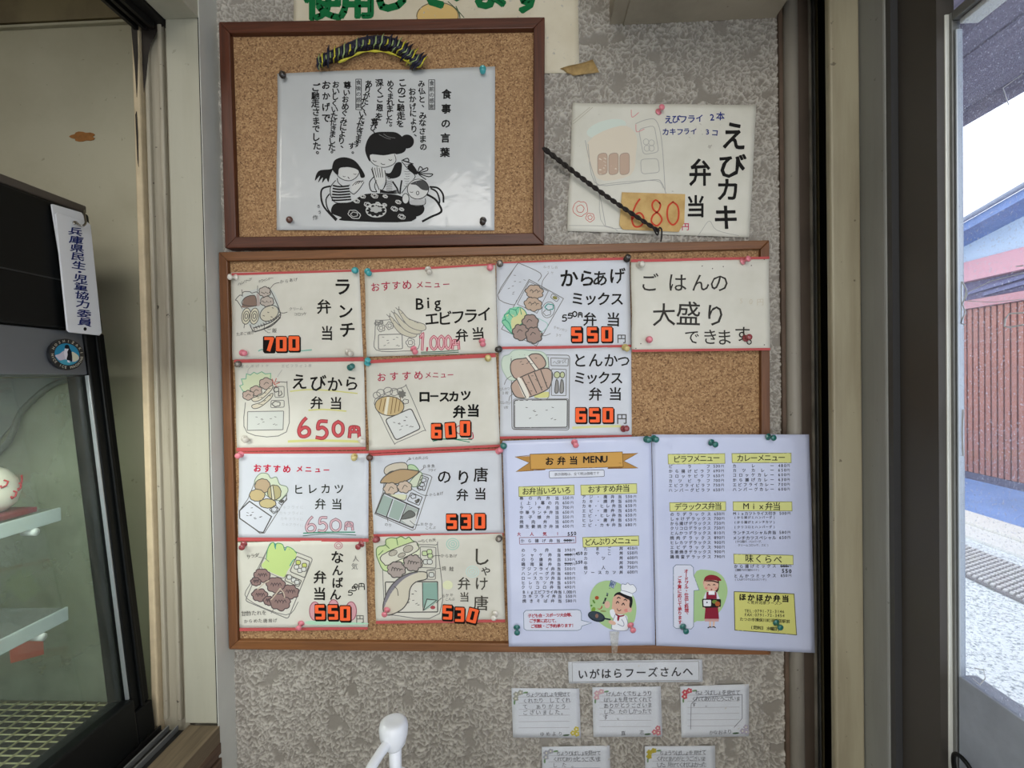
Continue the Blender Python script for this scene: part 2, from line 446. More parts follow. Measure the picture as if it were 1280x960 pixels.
            if abs(x1 - x0) < abs(y1 - y0) and n > 2 and ch in '、。': mx -= 0.45; my -= 0.45
            if abs(x1 - x0) < abs(y1 - y0) and n > 2 and ch == 'ー': a += math.pi / 2; ca, sa = math.cos(a), math.sin(a)
            pts = []
            for gp in gv:
                gx, gy = gp[0], gp[1]; X = (gx - mx) * S * sx * k; Y = -(gy - my) * S * k; X -= Y * sh
                pts.append((cx + X * ca - Y * sa, cy + X * sa + Y * ca, gp[2] if len(gp) > 2 else 0))
            s.put(part, m, pts, gf, lift)
    def rect_out(s, color, w_, q): s.stroke(color, w_, q, closed=True, smooth=False)
    def done(s, parent=None):
        par = parent or s.root
        for part, (vs, fs, mi, ms) in s.buf.items():
            loc = par.location
            o = link(part, [v - loc for v in vs], fs, [m if not isinstance(m, str) else ink(m) for m in ms], None, mi)
            o.parent = par
        s.buf = {}
        return s.root
def hash_(t):
    h = 7
    for c in t: h = (h * 31 + ord(c)) % 1000003
    return h
def ell(cx, cy, rx, ry, rot=0, n=16, a0=0, a1=360):
    r = math.radians(rot); out = []
    full = abs(a1 - a0) >= 359
    for k in range(n if full else n + 1):
        a = math.radians(a0 + (a1 - a0) * k / n); x, y = rx * math.cos(a), ry * math.sin(a)
        out.append((cx + x * math.cos(r) - y * math.sin(r), cy + x * math.sin(r) + y * math.cos(r)))
    return out
def bumpy(cx, cy, rx, ry, n=7, d=0.16, rot=0, seed=0):
    out = []; R = random.Random(seed)
    for k in range(n * 4):
        a = 2 * math.pi * k / (n * 4); q = 1 + d * (abs(math.sin(a * n / 2)) - 0.6) + R.uniform(-.04, .04)
        out.append((rx * q * math.cos(a), ry * q * math.sin(a)))
    r = math.radians(rot)
    return [(cx + x * math.cos(r) - y * math.sin(r), cy + x * math.sin(r) + y * math.cos(r)) for x, y in out]
def rrect(q, r=0.12):
    """quad with rounded corners"""
    out = []; n = len(q)
    for i in range(n):
        a, b, c = Vector(q[i - 1]), Vector(q[i]), Vector(q[(i + 1) % n])
        e = min((a - b).length, (c - b).length) * r
        p0 = b + (a - b).normalized() * e; p1 = b + (c - b).normalized() * e
        for t in (0, .33, .66, 1): out.append(tuple((p0.lerp(b, t)).lerp(b.lerp(p1, t), t)))
    return out
DIG = {'0': [(.5, 0), (.15, .18), (.05, .5), (.15, .82), (.5, 1), (.85, .82), (.95, .5), (.85, .18), (.5, 0)],
       '6': [(.62, 0), (.35, .2), (.12, .5), (.06, .75), (.22, .97), (.55, 1), (.86, .88), (.9, .65), (.65, .5), (.35, .55), (.1, .72)],
       '5': [(.9, .04), (.32, .06), (.2, .45), (.55, .38), (.88, .55), (.9, .8), (.6, 1), (.1, .96)],
       '8': [(.75, .12), (.45, 0), (.2, .15), (.3, .38), (.7, .55), (.9, .78), (.55, 1), (.15, .85), (.25, .6), (.65, .42), (.8, .2), (.72, .1)],
       '1': [(.2, .25), (.55, .02), (.5, .5), (.45, 1)],
       '円': [(.05, 1), (.1, .5), (.15, .08), (.5, 0), (.9, .1), (.95, .5), (1, 1)]}
def handnum(s, txt, boxes, cols, part='lettering'):
    """large hand-drawn numerals: each box (x0, y0, x1, y1); cols = [(colour, width)] drawn one over the other"""
    for ch, (x0, y0, x1, y1) in zip(txt, boxes):
        pts = [(x0 + (x1 - x0) * a, y0 + (y1 - y0) * b) for a, b in DIG[ch]]
        for c, w_ in cols: s.stroke(c, w_, pts, part=part)
        if ch == '円':
            ym = y0 + (y1 - y0) * .5; xm = (x0 + x1) / 2
            for c, w_ in cols: s.stroke(c, w_ * .8, [(x0 + (x1 - x0) * .1, ym), (x1 - (x1 - x0) * .1, ym)], part=part); s.stroke(c, w_ * .8, [(xm, y0), (xm, ym)], part=part)
SEG = {'0': [[(0, 0), (1, 0), (1, 1), (0, 1), (0, 0)]], '5': [[(1, 0), (0, 0), (0, .5), (1, .5), (1, 1), (0, 1)]],
       '6': [[(1, 0), (0, 0), (0, 1), (1, 1), (1, .5), (0, .5)]], '7': [[(0, 0), (1, 0), (.5, 1)]],
       '3': [[(0, 0), (1, 0), (1, .5), (.35, .5)], [(1, .5), (1, 1), (0, 1)]]}
def stickers(s, txt, centers, wpx, hpx, rots=None):
    """orange block numerals with a thick black shadow, each a cut-out glued to the card"""
    for k, (ch, (cx, cy)) in enumerate(zip(txt, centers)):
        a = math.radians((rots or [0] * 9)[k]); S = s.v[2]; W_, H_ = wpx * S, hpx * S
        def T(x, y): X = x * W_; Y = y * H_; return (cx + X * math.cos(a) - Y * math.sin(a), cy + X * math.sin(a) + Y * math.cos(a))
        sub = Sheet.__new__(Sheet); sub.__dict__ = dict(s.__dict__); sub.buf = {}; sub.off = s.off + 0.0006; sub.lay = 0
        sub.fill('140c08', [T(x, y) for x, y in rrect([(-.5, -.5), (.44, -.5), (.6, -.38), (.6, .58), (-.38, .58), (-.5, .48)], .15)], smooth=False, part='price_digit')
        sub.fill('140c08', [T(x, y) for x, y in rrect([(-.52, -.52), (.5, -.52), (.5, .5), (-.52, .5)], .1)], smooth=False, part='price_digit')
        th = 0.36
        for pl in SEG[ch]:
            pts = [T(-.5 + th / 2 + x * (1 - th) * 0.98, (-.5 + th * .36 + y * (1 - th * .72))) for x, y in pl]
            # horizontal bars are thinner than uprights, as on the printed numerals
            for i in range(len(pts) - 1):
                p, q = pl[i], pl[i + 1]; up = abs(p[0] - q[0]) < 0.3 or ch == '7' and i == 1
                sub.stroke('ff6a3a', wpx * (th * .9 if up else th * .72), [pts[i], pts[i + 1]], smooth=False, part='price_digit')
        sub.done(s.root)
def strip(s, q, color, name='red_strip', off=0.0):
    """paper strip pasted along an edge (photograph pixels)"""
    vs = []; n = 12
    for j in (0, 1):
        a, b = (q[0], q[1]) if j == 0 else (q[3], q[2])
        for i in range(n + 1):
            t = i / n; vs.append(s.warp(s.surf.p(a[0] + (b[0] - a[0]) * t, a[1] + (b[1] - a[1]) * t, s.off)) + s.surf.n * (0.00035 + off) - s.root.location)
    fs = [(i, i + n + 1, i + n + 2, i + 1) for i in range(n)]
    o = link(name, vs, fs, ink(color)); o.parent = s.root
    md = o.modifiers.new('thickness', 'SOLIDIFY'); md.thickness = 0.0002; md.offset = 1
    return o

# ================================================================== THE SETTING
XL = P(284, 471, 0.72).x                 # face of the left wall
XA = P(178, 471, 0.68).x                 # far side of the left wall (its thickness)
XR = 0.384
ZS = P(262, 903, 0.68).z                 # sill height
ZH = P(250, 23, 0.68).z                  # opening head
ZT = 2.45
YB = -2.6
sbox('floor', -2.6, XR + 0.12, YB, 0.1, -0.06, 0.0, mat('floor_concrete', rgb(180, 178, 172), 0.7, var=0.1))
sbox('ceiling', XL - 0.1, XR + 0.12, YB, 0.1, ZT, ZT + 0.06, mat('ceiling_paint', rgb(190, 186, 172), 0.8))
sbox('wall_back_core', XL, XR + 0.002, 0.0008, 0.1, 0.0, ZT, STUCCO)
import numpy as np
def pnoise(x, z, seed):
    """2-D gradient noise"""
    rs = np.random.RandomState(seed); ang = rs.rand(256, 256) * 2 * np.pi; gx, gz = np.cos(ang), np.sin(ang)
    xi = np.floor(x).astype(int); zi = np.floor(z).astype(int); xf = x - xi; zf = z - zi
    u = xf * xf * xf * (xf * (xf * 6 - 15) + 10); v = zf * zf * zf * (zf * (zf * 6 - 15) + 10)
    def g(a, b): return gx[(xi + a) % 256, (zi + b) % 256] * (xf - a) + gz[(xi + a) % 256, (zi + b) % 256] * (zf - b)
    return (g(0, 0) * (1 - u) + g(1, 0) * u) * (1 - v) + (g(0, 1) * (1 - u) + g(1, 1) * u) * v
def sst(a, b, x): t = np.clip((x - a) / (b - a), 0, 1); return t * t * (3 - 2 * t)
def stucco_wall(x0, x1, z0, z1, step=0.00135):
    """splattered render: curled ridges about 3 mm wide over a flat coat, as real relief"""
    nx = int((x1 - x0) / step) + 1; nz = int((z1 - z0) / step) + 1
    X, Z = np.meshgrid(np.linspace(x0, x1, nx), np.linspace(z0, z1, nz))
    wx = X + 0.0035 * pnoise(X / 0.006, Z / 0.006, 1) + 0.006 * pnoise(X / 0.02, Z / 0.02, 2); wz = Z + 0.0035 * pnoise(X / 0.006, Z / 0.006, 3) + 0.006 * pnoise(X / 0.02, Z / 0.02, 4)
    a = np.abs(pnoise(wx / 0.0088, wz / 0.0088, 5)); b = np.abs(pnoise(wx / 0.0072, wz / 0.0072, 6))
    worm = np.maximum(1 - sst(0.03, 0.15, a), 0.75 * (1 - sst(0.02, 0.11, b)))
    knob = sst(0.15, 0.42, pnoise(wx / 0.005, wz / 0.005, 8))
    mask = sst(-0.42, -0.22, pnoise(X / 0.030, Z / 0.030, 7) + 0.35 * pnoise(X / 0.012, Z / 0.012, 9))
    h = np.clip(mask * (worm * 0.85 + 0.3 * knob) + 0.08 * pnoise(X / 0.004, Z / 0.004, 10), 0, 1)
    H = h * 0.0036
    co = np.stack([X, -H, Z], -1).reshape(-1, 3)
    me = bpy.data.meshes.new('wall_back'); nf = (nx - 1) * (nz - 1)
    i = (np.arange(nz - 1)[:, None] * nx + np.arange(nx - 1)[None, :]).reshape(-1)
    f = np.stack([i, i + 1, i + nx + 1, i + nx], -1)
    me.vertices.add(nx * nz); me.vertices.foreach_set('co', co.astype(np.float32).ravel())
    me.loops.add(nf * 4); me.loops.foreach_set('vertex_index', f.astype(np.int32).ravel())
    me.polygons.add(nf); me.polygons.foreach_set('loop_start', np.arange(0, nf * 4, 4, dtype=np.int32))
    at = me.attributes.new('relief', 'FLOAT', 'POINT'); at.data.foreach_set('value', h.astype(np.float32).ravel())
    me.polygons.foreach_set('use_smooth', np.ones(nf, dtype=bool))
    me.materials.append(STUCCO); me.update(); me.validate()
    o = bpy.data.objects.new('wall_back', me); COL.objects.link(o); o['kind'] = 'structure'; return o
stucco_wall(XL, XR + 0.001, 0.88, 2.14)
# left wall: white corner casing, the flat reveal, sash channel, head, sill
cas = prism('trim_1', [P(272, 471, 0.72) * 1, Vector((XL, 0, 0)), Vector((XL, 0, 0))][:0] or [Vector((XL, 0.0, 0)), Vector((XL, -0.042, 0)), Vector((XL - 0.001, -0.042, 0)), Vector((XL - 0.001, 0.0, 0))], (0, 0, ZT), PVC); cas['kind'] = 'structure'
x205 = P(219, 471, 0.68).x
sbox('trim_2', x205, XL - 0.0012, -0.04, -0.02, ZS - 0.002, ZH + 0.03, BEIGE, bev=0.0015)
sbox('wall_left_end', x205, XL - 0.0005, -0.019, 0.1, 0, ZT, BEIGE)
# the sash channel: raised pale bead and a grimy groove
xa, xb = XA, x205
sbox('trim_3', xa, xa + 0.010, -0.042, 0.05, ZS - 0.02, ZH, mat('pale_bead', rgb(196, 178, 146), 0.6, var=0.1, vscale=60), bev=0.002)
sbox('trim_4', xa + 0.010, xb, -0.030, 0.05, ZS - 0.02, ZH, CHAN)
sbox('trim_5', xa + 0.013, xa + 0.019, -0.036, -0.029, ZS, ZH, CHAN, bev=0.0015)
sbox('trim_6', xb - 0.014, xb - 0.0075, -0.0385, -0.0302, ZS, ZH, CHAN, bev=0.002)
# head of the opening, running towards the viewer
sbox('wall_left', XL - 0.095, XL - 0.0008, -0.95, 0.0, ZH + 0.045, ZT, BEIGE)
sbox('trim_7', x205, XL - 0.001, -0.95, -0.04, ZH, ZH + 0.043, BEIGE, bev=0.0015)
sbox('trim_8', XA - 0.004, x205 - 0.001, -0.95, -0.0, ZH - 0.004, ZH + 0.043, BLACKM)
for k, dx in enumerate((0.006, 0.018, 0.030)):
    sbox('trim_%d' % (9 + k), XA + dx, XA + dx + 0.005, -0.95, -0.042, ZH - 0.014, ZH - 0.0045, BLACKM)
sbox('wall_left_near', XL - 0.095, XL - 0.0008, -2.6, -0.95, 0, ZT, BEIGE)
sbox('wall_left_low', XL - 0.095, XL - 0.0008, -0.95, 0.0, 0, ZS - 0.03, WOOD_DK)
# the sill: wood top with ribbed face, black running tracks
xs0 = P(236, 903, 0.68).x
xs1 = P(275, 903, 0.68).x
sill = sbox('windowsill', xs0, xs1, -0.95, -0.04, ZS - 0.03, ZS - 0.004, WOOD_SILL, bev=0.001)
for k in range(5):
    sbox('trim_%d' % (12 + k), xs1 - 0.0035, xs1 + 0.0015 + 0.0006 * (k % 2), -0.95, -0.0405, ZS - 0.045 - 0.022 * k, ZS - 0.029 - 0.022 * k, WOOD_DK, bev=0.001)
sbox('trim_17', XA - 0.05, xs0 - 0.0004, -0.95, -0.0425, ZS - 0.03, ZS - 0.010, BLACKM)
for k, dx in enumerate((0.014, 0.026, 0.040)):
    sbox('trim_%d' % (18 + k), XA + dx, XA + dx + 0.0022, -0.95, -0.044, ZS - 0.010, ZS - 0.002, ALUD if k else BLACKM)
# the room beyond the opening
sbox('wall_beyond', -2.6, XA + 0.0, 0.052, 0.1, 0, ZT, ALCOVE)
sbox('trim_21', -2.6, XA - 0.0005, 0.046, 0.052, P(80, 33, 0.77).z, P(80, 33, 0.77).z + 0.004, ALCOVE)
sbox('wall_beyond_upper', -2.6, XA - 0.0005, 0.044, 0.0515, P(80, 33, 0.77).z + 0.006, ZT, grimy('stained_plaster', rgb(120, 108, 76), rgb(70, 52, 30), 0.8, False))
sbox('wall_far_left', -2.66, -2.6, YB, 0.1, 0, ZT, ALCOVE)
sbox('ceiling_beyond', -2.6, XL - 0.1, YB, 0.1, ZT, ZT + 0.06, ALCOVE)
sbox('wall_rear', -2.6, XL - 0.095, YB - 0.06, YB, 0, ZT, ALCOVE)
sbox('trim_34', XL - 0.0030, XL - 0.0014, -0.0412, -0.0402, ZS, ZH, DARK)
GR = mat('black_grime', rgb(34, 26, 20), 0.7, var=0.4, vscale=60)
def stain(name, pts, x_off):
    o = prism(name, [Vector((XA + a, -x_off, ZH - b)) for a, b in pts], (0, 0.0006, 0), GR); o['kind'] = 'structure'
stain('grime_stain', [(0.0115, 0.001), (0.0445, 0.001), (0.044, 0.006), (0.036, 0.010), (0.030, 0.022), (0.024, 0.030), (0.020, 0.048), (0.0165, 0.075), (0.0125, 0.10), (0.0115, 0.06)], 0.0372)
stain('grime_stain', [(0.0005, 0.001), (0.0095, 0.001), (0.0095, 0.05), (0.0075, 0.09), (0.006, 0.11), (0.0045, 0.07), (0.002, 0.03)], 0.0427)
stain('grime_stain', [(0.003, 0.135), (0.0052, 0.13), (0.0062, 0.16), (0.0055, 0.21), (0.0042, 0.20)], 0.0427)
# rust patch and scuff on the plaster
def blotch(name, px, py, r, m, depth, seed, yo=0.0008):
    pts = [P(px + x, py + y, depth) - Vector((0, yo, 0)) for x, y in [(a, b) for a, b in bumpy(0, 0, r[0], r[1], 5, .3, 0, seed)]]
    o = prism(name, pts, (0, 0.0006, 0), m); o['kind'] = 'structure'; return o
blotch('rust_patch', 104, 171, (15, 6), mat('peeled_rust', rgb(150, 98, 44), 0.8, var=0.2, vscale=120), 0.772, 3)
# concrete box (underside seen) high on the right
bz = P(800, 30, 0.72).z
x0b = P(762, 33, 0.72).x; x1b = P(968, 24, 0.72).x
SPK = grimy('speckled_concrete', rgb(176, 166, 148), rgb(60, 54, 46), 0.4, False)
sbox('trim_22', x0b, x1b, -0.34, -0.001, bz, ZT, SPK)
sbox('trim_23', x0b + 0.02, x1b, -0.34, -0.002, bz - 0.002, bz - 0.0002, SPK)
# ---------------- right side: posts and tracks stepping towards the sliding door
def col(name, pxa, pxb, depth, m, thick=0.05, bev=0.0, z0=0, z1=ZT):
    a = P(pxa, 471, depth); b = P(pxb, 471, depth)
    return sbox(name, a.x, b.x, a.y, a.y + thick, z0, z1, m, bev=bev)
col('trim_24', 978, 985, 0.714, BRN, 0.012)
pp = P(992, 471, 0.712)
pipe = tube('trim_25', [(pp.x, pp.y, 0.0), (pp.x, pp.y, ZT)], 0.0098, PIPE, seg=20); pipe['kind'] = 'structure'
col('trim_26', 1001, 1014, 0.706, mat('brown_grimy', rgb(70, 58, 48), 0.6, var=0.2, vscale=15), 0.012)
col('trim_27', 1015, 1018, 0.704, mat('worn_aluminium', rgb(120, 114, 104), 0.5, var=0.4, vscale=30), 0.01)
col('trim_28', 1021, 1022.5, 0.706, ALUD, 0.008)
col('trim_29', 1025, 1026.5, 0.706, mat('brass_line', rgb(96, 88, 66), 0.5), 0.008)
col('wall_right_recess', 985, 1075, 0.735, DARK, 0.05)  # near-black box paints in the shade of the deep gap
bpost = col('trim_30', 1041, 1078, 0.64, POST, 0.012, 0.003)
xp = P(1078, 471, 0.64).x
yp = P(1078, 471, 0.64).y
# grey upright whose side faces the room, then the dark frame of the sliding door
yg = -0.72 + xp / tanx(1108)
g = sbox('trim_31', xp + 0.0004, xp + 0.03, yg, yp + 0.006, 0, ZT, GREYP, bev=0.003)
sbox('wall_right_inner', xp + 0.0008, xp + 0.03, yp + 0.0064, 0.014, 0, ZT, DARK)  # dark box continues the painted shade behind the post
xd = xp + 0.010
yd = -0.72 + xd / tanx(1173)
sbox('trim_32', xd - 0.008, xd + 0.02, yg - 0.008, yg - 0.0005, 0, ZT, mat('frame_dark_grey', rgb(58, 58, 60), 0.4))  # narrow dark grey member of the door frame
sbox('trim_33', xd, xd + 0.018, yd, yg - 0.0085, 0, ZT, DKBR)
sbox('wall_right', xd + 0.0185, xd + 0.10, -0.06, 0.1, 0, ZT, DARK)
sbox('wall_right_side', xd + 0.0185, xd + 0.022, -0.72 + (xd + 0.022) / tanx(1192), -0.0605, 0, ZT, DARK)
sbox('wall_right_head', xd + 0.001, xd + 0.10, -2.2, yd - 0.0005, P(1171, 10, yd + 0.72).z + 0.012, ZT, DKBR)
# ---------------- the sliding door
X0 = xd + 0.012
door = bpy.data.objects.new('door_1', None); COL.objects.link(door); door.location = (X0, yd - 0.4, 0); door['kind'] = 'structure'
def dbox(name, x0, x1, y0, y1, z0, z1, m, bev=0.001, parent=None):
    return box(name, x0, x1, y0, y1, z0, z1, m, parent or door, bev)
zt = P(1172, 19, yd + 0.72).z
Y1 = yd - 0.0012                                       # far edge of the sash
def ypx(px, x): return -0.72 + x / tanx(px)
ya = ypx(1180, X0)
yb_ = ypx(1192, X0)
yc = ypx(1200, X0 + 0.004)
YE = Y1 - 0.86
dbox('edge_strip', X0 - 0.004, X0 + 0.009, ya, Y1, 0.02, zt, ALUW)
dbox('stile', X0, X0 + 0.009, yb_, ya - 0.0004, 0.02, zt, ALUD)
dbox('glazing_bead', X0 + 0.002, X0 + 0.009, yc, yb_ - 0.0004, 1.0, zt - 0.02, mat('blueish_aluminium', rgb(170, 178, 188), 0.35, metal=0.4))
dbox('near_stile', X0, X0 + 0.028, YE - 0.04, YE, 0.02, zt, ALUD)
dbox('top_rail', X0, X0 + 0.028, YE + 0.0004, yb_ - 0.0004, zt - 0.010, zt, ALUD)
dbox('top_bead', X0 + 0.005, X0 + 0.024, YE + 0.0004, yc - 0.0004, zt - 0.016, zt - 0.0104, ALUW)
zr = P(1192, 842, X0 / tanx(1192, 842)).z
dbox('lower_panel', X0 + 0.002, X0 + 0.022, YE + 0.0004, yb_ - 0.0004, 0.02, zr, mat('lower_panel_grey', rgb(158, 165, 178), 0.5, metal=0.0, var=0.1, vscale=50, bump=0.2, bscale=90))
pane = dbox('pane', X0 + 0.004, X0 + 0.007, YE + 0.0004, yc + 0.001, zr, zt - 0.012, GLASS_DOOR, 0)
hy = ypx(1222, X0)
hz = P(1215, 945, X0 / tanx(1215, 945)).z
hd = tube('door_handle', catmull([(X0 - 0.004, hy + 0.018, hz - 0.05), (X0 - 0.012, hy + 0.016, hz - 0.012), (X0 - 0.014, hy + 0.009, hz + 0.001), (X0 - 0.013, hy - 0.004, hz - 0.003), (X0 - 0.010, hy - 0.012, hz - 0.025), (X0 - 0.004, hy - 0.012, hz - 0.06)]), 0.0022, BLACK, door)
# dried tape remains on the pane
TAPE = mat('dried_tape', rgb(222, 228, 240), 0.7, bump=0.4, bscale=90)
Sg = Surf((X0 + 0.0038, 0, 0), (-1, 0, 0))
def on_pane(name, q, wd, m=TAPE):
    pts = [Sg.p(x, y, 0.0002) for x, y in q]
    vs = []; fs = []; n = len(pts)
    for i, p in enumerate(pts):
        t = (pts[min(i + 1, n - 1)] - pts[max(i - 1, 0)]).normalized(); s = Vector((1, 0, 0)).cross(t).normalized() * wd
        vs += [p + s, p - s]
    fs = [(2 * i, 2 * i + 1, 2 * i + 3, 2 * i + 2) for i in range(n - 1)]
    o = link(name, vs, fs, m, door); o.modifiers.new('t', 'SOLIDIFY').thickness = 0.0003; return o
on_pane('tape_residue', [(1203, 352), (1208, 362), (1206, 375), (1209, 366), (1203, 380), (1207, 390), (1201, 404), (1207, 406)], 0.0008)
on_pane('tape_residue', [(1202, 352), (1202, 372), (1202, 405)], 0.0007)
on_pane('tape_residue', [(1280, 332), (1270, 333)], 0.0005)
on_pane('tape_residue', [(1204, 512), (1203, 540), (1204, 570)], 0.0012)
on_pane('tape_residue', [(1280, 391), (1262, 392), (1257, 398), (1256, 408), (1262, 409), (1280, 406)], 0.0007)
on_pane('tape_residue', [(1208, 366), (1240, 351), (1280, 341)], 0.0004)
on_pane('tape_residue', [(1208, 376), (1240, 378), (1280, 374)], 0.0003)
on_pane('tape_residue', [(1278, 93), (1254, 110), (1261, 131)], 0.0004)
on_pane('tape_residue', [(1218, 835), (1230, 838), (1232, 848), (1225, 856), (1216, 848)], 0.0005)

# ================================================================== OUTSIDE
XF = 5.95
GRD = grimy('pale_concrete', rgb(200, 202, 200), rgb(120, 124, 126), 0.7, False, 0.8)
def ground():
    m, n, l, b = nodes_mat('speckled_pavement')
    tc = n.new('ShaderNodeTexCoord').outputs['Object']
    r = ramp(n, [(0.36, rgb(120, 130, 134)), (0.50, rgb(214, 220, 220))]); l.new(noise_n(n, l, tc, 55, 3, 0.7), r.inputs[0])
    l.new(r.outputs[0], b.inputs['Base Color']); b.inputs['Roughness'].default_value = 0.85
    return m
sbox('ground', XR + 0.16, 30, -12, 14, -0.4, -0.03, ground())
sbox('blue_ground_band', 4.53, XF - 0.02, -4, 9, -0.029, 0.0, mat('shaded_wet_ground', rgb(112, 144, 196), 0.7, var=0.10, vscale=3))  # blue tone of wet, shaded ground put into the colour
for k in range(9):
    sbox('kerb_%d' % (k + 1), 4.20, 4.525, -3 + k * 1.3, -3 + k * 1.3 + 1.29, -0.029, 0.02, mat('kerb_stone', rgb(216, 214, 206), 0.8, var=0.06))
sbox('gutter', 3.90, 4.19, -4, 9, -0.029, -0.005, mat('gutter_concrete', rgb(212, 212, 206), 0.8, var=0.06))
# patterned strip of small blocks: too small to take one by one
def hatch():
    bm = bmesh.new(); 
    for i in range(11):
        for j in range(190):
            x = 3.19 + i * 0.046; y = -1.0 + j * 0.045 + (i % 2) * 0.022
            mtx = Matrix.Translation((x, y, -0.015)) @ Matrix.Rotation(0.5, 4, 'Z') @ Matrix.Diagonal((0.034, 0.022, 0.03, 1))
            bmesh.ops.create_cube(bm, size=1, matrix=mtx)
    me = bpy.data.meshes.new('paving_block'); bm.to_mesh(me); bm.free(); me.materials.append(mat('paving_block_grey', rgb(196, 196, 194), 0.8))
    o = bpy.data.objects.new('patterned_paving', me); COL.objects.link(o); o['kind'] = 'stuff'
    o['label'] = 'strip of small raised blocks set in the pavement outside'; o['category'] = 'paving'; return o
hatch()
sbox('paving_bed', 3.15, 3.70, -4, 9, -0.0295, -0.012, mat('bed_grey', rgb(120, 118, 118), 0.9))
# the house across the way
house = empty('house', (XF, 3, 0), 'reddish brown slatted house with grey roof seen through the glass door', 'house')
box('wall', XF, XF + 0.2, -3, 12, 0, 2.95, mat('house_wall_brown', rgb(70, 40, 42), 0.7), house)
SL = mat('slat_wood', rgb(150, 98, 84), 0.6, var=0.12, vscale=8)
sl0 = box('slat', -0.014, 0, 0, 0.060, 0.10, 2.30, SL, None)
sl0.parent = house; sl0.location = (0, -1.0, 0)
for k in range(1, 72):
    q_ = sl0.copy(); COL.objects.link(q_); q_.parent = house; q_.location = (0, -1.0 + k * 0.085, 0)
box('skirting', XF - 0.02, XF, -3, 12, 0.0, 0.095, mat('house_skirting', rgb(76, 76, 96), 0.7), house)
box('slat_rail', XF - 0.05, XF, -3, 12, 2.31, 2.42, mat('rail_pink', rgb(176, 128, 134), 0.6), house)
for k in range(5):
    o_ = box('louvre', XF - 0.05, XF - 0.01, -0.95, 0.95, -0.022, 0.022, mat('louvre_grey', rgb(92, 94, 130), 0.6), None)
    o_.parent = house; o_.location = (0, 2.6 - k * 0.75 + 0.0, 2.56); o_.rotation_euler = (-0.10, 0, 0)
    o_.data.transform(Matrix.Translation((-XF, 0, 0)))
box('louvre_back', XF - 0.008, XF + 0.0, -2.9, 11.9, 2.43, 2.66, mat('louvre_back_purple', rgb(84, 80, 112), 0.7), house)  # plain dark purple backing behind the louvres
box('beam', XF - 0.10, XF, -3, 12, 2.67, 2.93, mat('beam_pink', rgb(196, 146, 156), 0.6), house)
prism('gable_wall', [(XF - 0.06, 7.2, 2.935), (XF - 0.06, 0, 2.935), (XF - 0.06, 0, 4.30)], (0.15, 0, 0), mat('gable_blue', rgb(176, 196, 216), 0.6), house)
prism('roof', [(XF - 0.45, 7.6, 2.86), (XF - 0.45, 0, 4.30), (XF - 0.45, 0, 4.42), (XF - 0.45, 7.6, 2.96)], (4, 0, 0), mat('house_roof_blue', rgb(96, 124, 176), 0.5, var=0.15, vscale=6), house)
tube('verge_pipe', [(XF - 0.48, 7.6, 2.98), (XF - 0.48, 0, 4.45)], 0.03, mat('verge_grey', rgb(120, 130, 150), 0.5), house)
# own eaves above the door, boards running away from the house front
eave = bpy.data.objects.new('eaves', None); COL.objects.link(eave); eave.location = (1.0, 0, 2.62); eave['kind'] = 'structure'
EV = wood('eave_timber', rgb(62, 60, 80), rgb(104, 98, 116), 1, 0.5, 0.8)
for k in range(8):
    box('board', 0.62 + k * 0.165, 0.62 + k * 0.165 + 0.158, -3, 4, 2.64 + 0.004 * (k % 2), 2.66 + 0.004 * (k % 2), EV, eave)
box('fascia', 1.945, 1.985, -3, 4, 2.60, 2.74, EV, eave)
for k in range(2):
    box('batten', 1.05 + k * 0.4, 1.10 + k * 0.4, -3, 4, 2.60, 2.638, EV, eave)
box('eave_top', 0.6, 2.0, -3, 4, 2.76, 2.80, EV, eave)

# ================================================================== CORK BOARDS
def corkboard(name, label, outer, th, front, back, cork_off, mh, mv, view=None):
    o0 = wall_at(0).p(*outer[0]); root = empty(name, ((wall_at(0).p(*outer[3])).x, -0.002, (wall_at(0).p(*outer[3])).z), label, 'cork board')
    S = wall_at(front); O = [S.p(x, y) for x, y in outer]
    c = sum(O, Vector()) / 4
    ins = [ (1, 1), (-1, 1), (-1, -1), (1, -1)]
    I = [S.p(x + th * a, y + th * b) for (x, y), (a, b) in zip(outer, ins)]
    # cork sheet
    C = wall_at(cork_off); q = [p + (c - p) * 0.004 for p in I]; e = 0.006
    q = [p + Vector((-a * e, 0, b * e)) for p, (a, b) in zip(I, ins)]
    q = [Vector((p.x, -cork_off, p.z)) for p in q]
    prism('cork_sheet', q, (0, cork_off - 0.001, 0), CORK, root)
    for i in range(4):
        j = (i + 1) % 4
        nm = ('top_rail', 'right_stile', 'bottom_rail', 'left_stile')[i]
        prism(nm, [O[i], O[j], I[j], I[i]], (0, front - 0.0005, 0), mh if i % 2 == 0 else mv, root, 0.0012)
    return root
corkboard('cork_board', 'smaller cork board with dark red frame, holding the mealtime words sheet', [(273, 27), (681, 21), (680, 305), (281, 310)], 14, 0.020, 0, 0.011, WOOD_RED_H, WOOD_RED_V)
corkboard('cork_board', 'large cork board with brown frame covered in lunch menu cards', [(273, 315), (962, 300), (964, 819), (286, 812)], 11, 0.017, 0, 0.010, WOOD_BRN_H, WOOD_BRN_V)

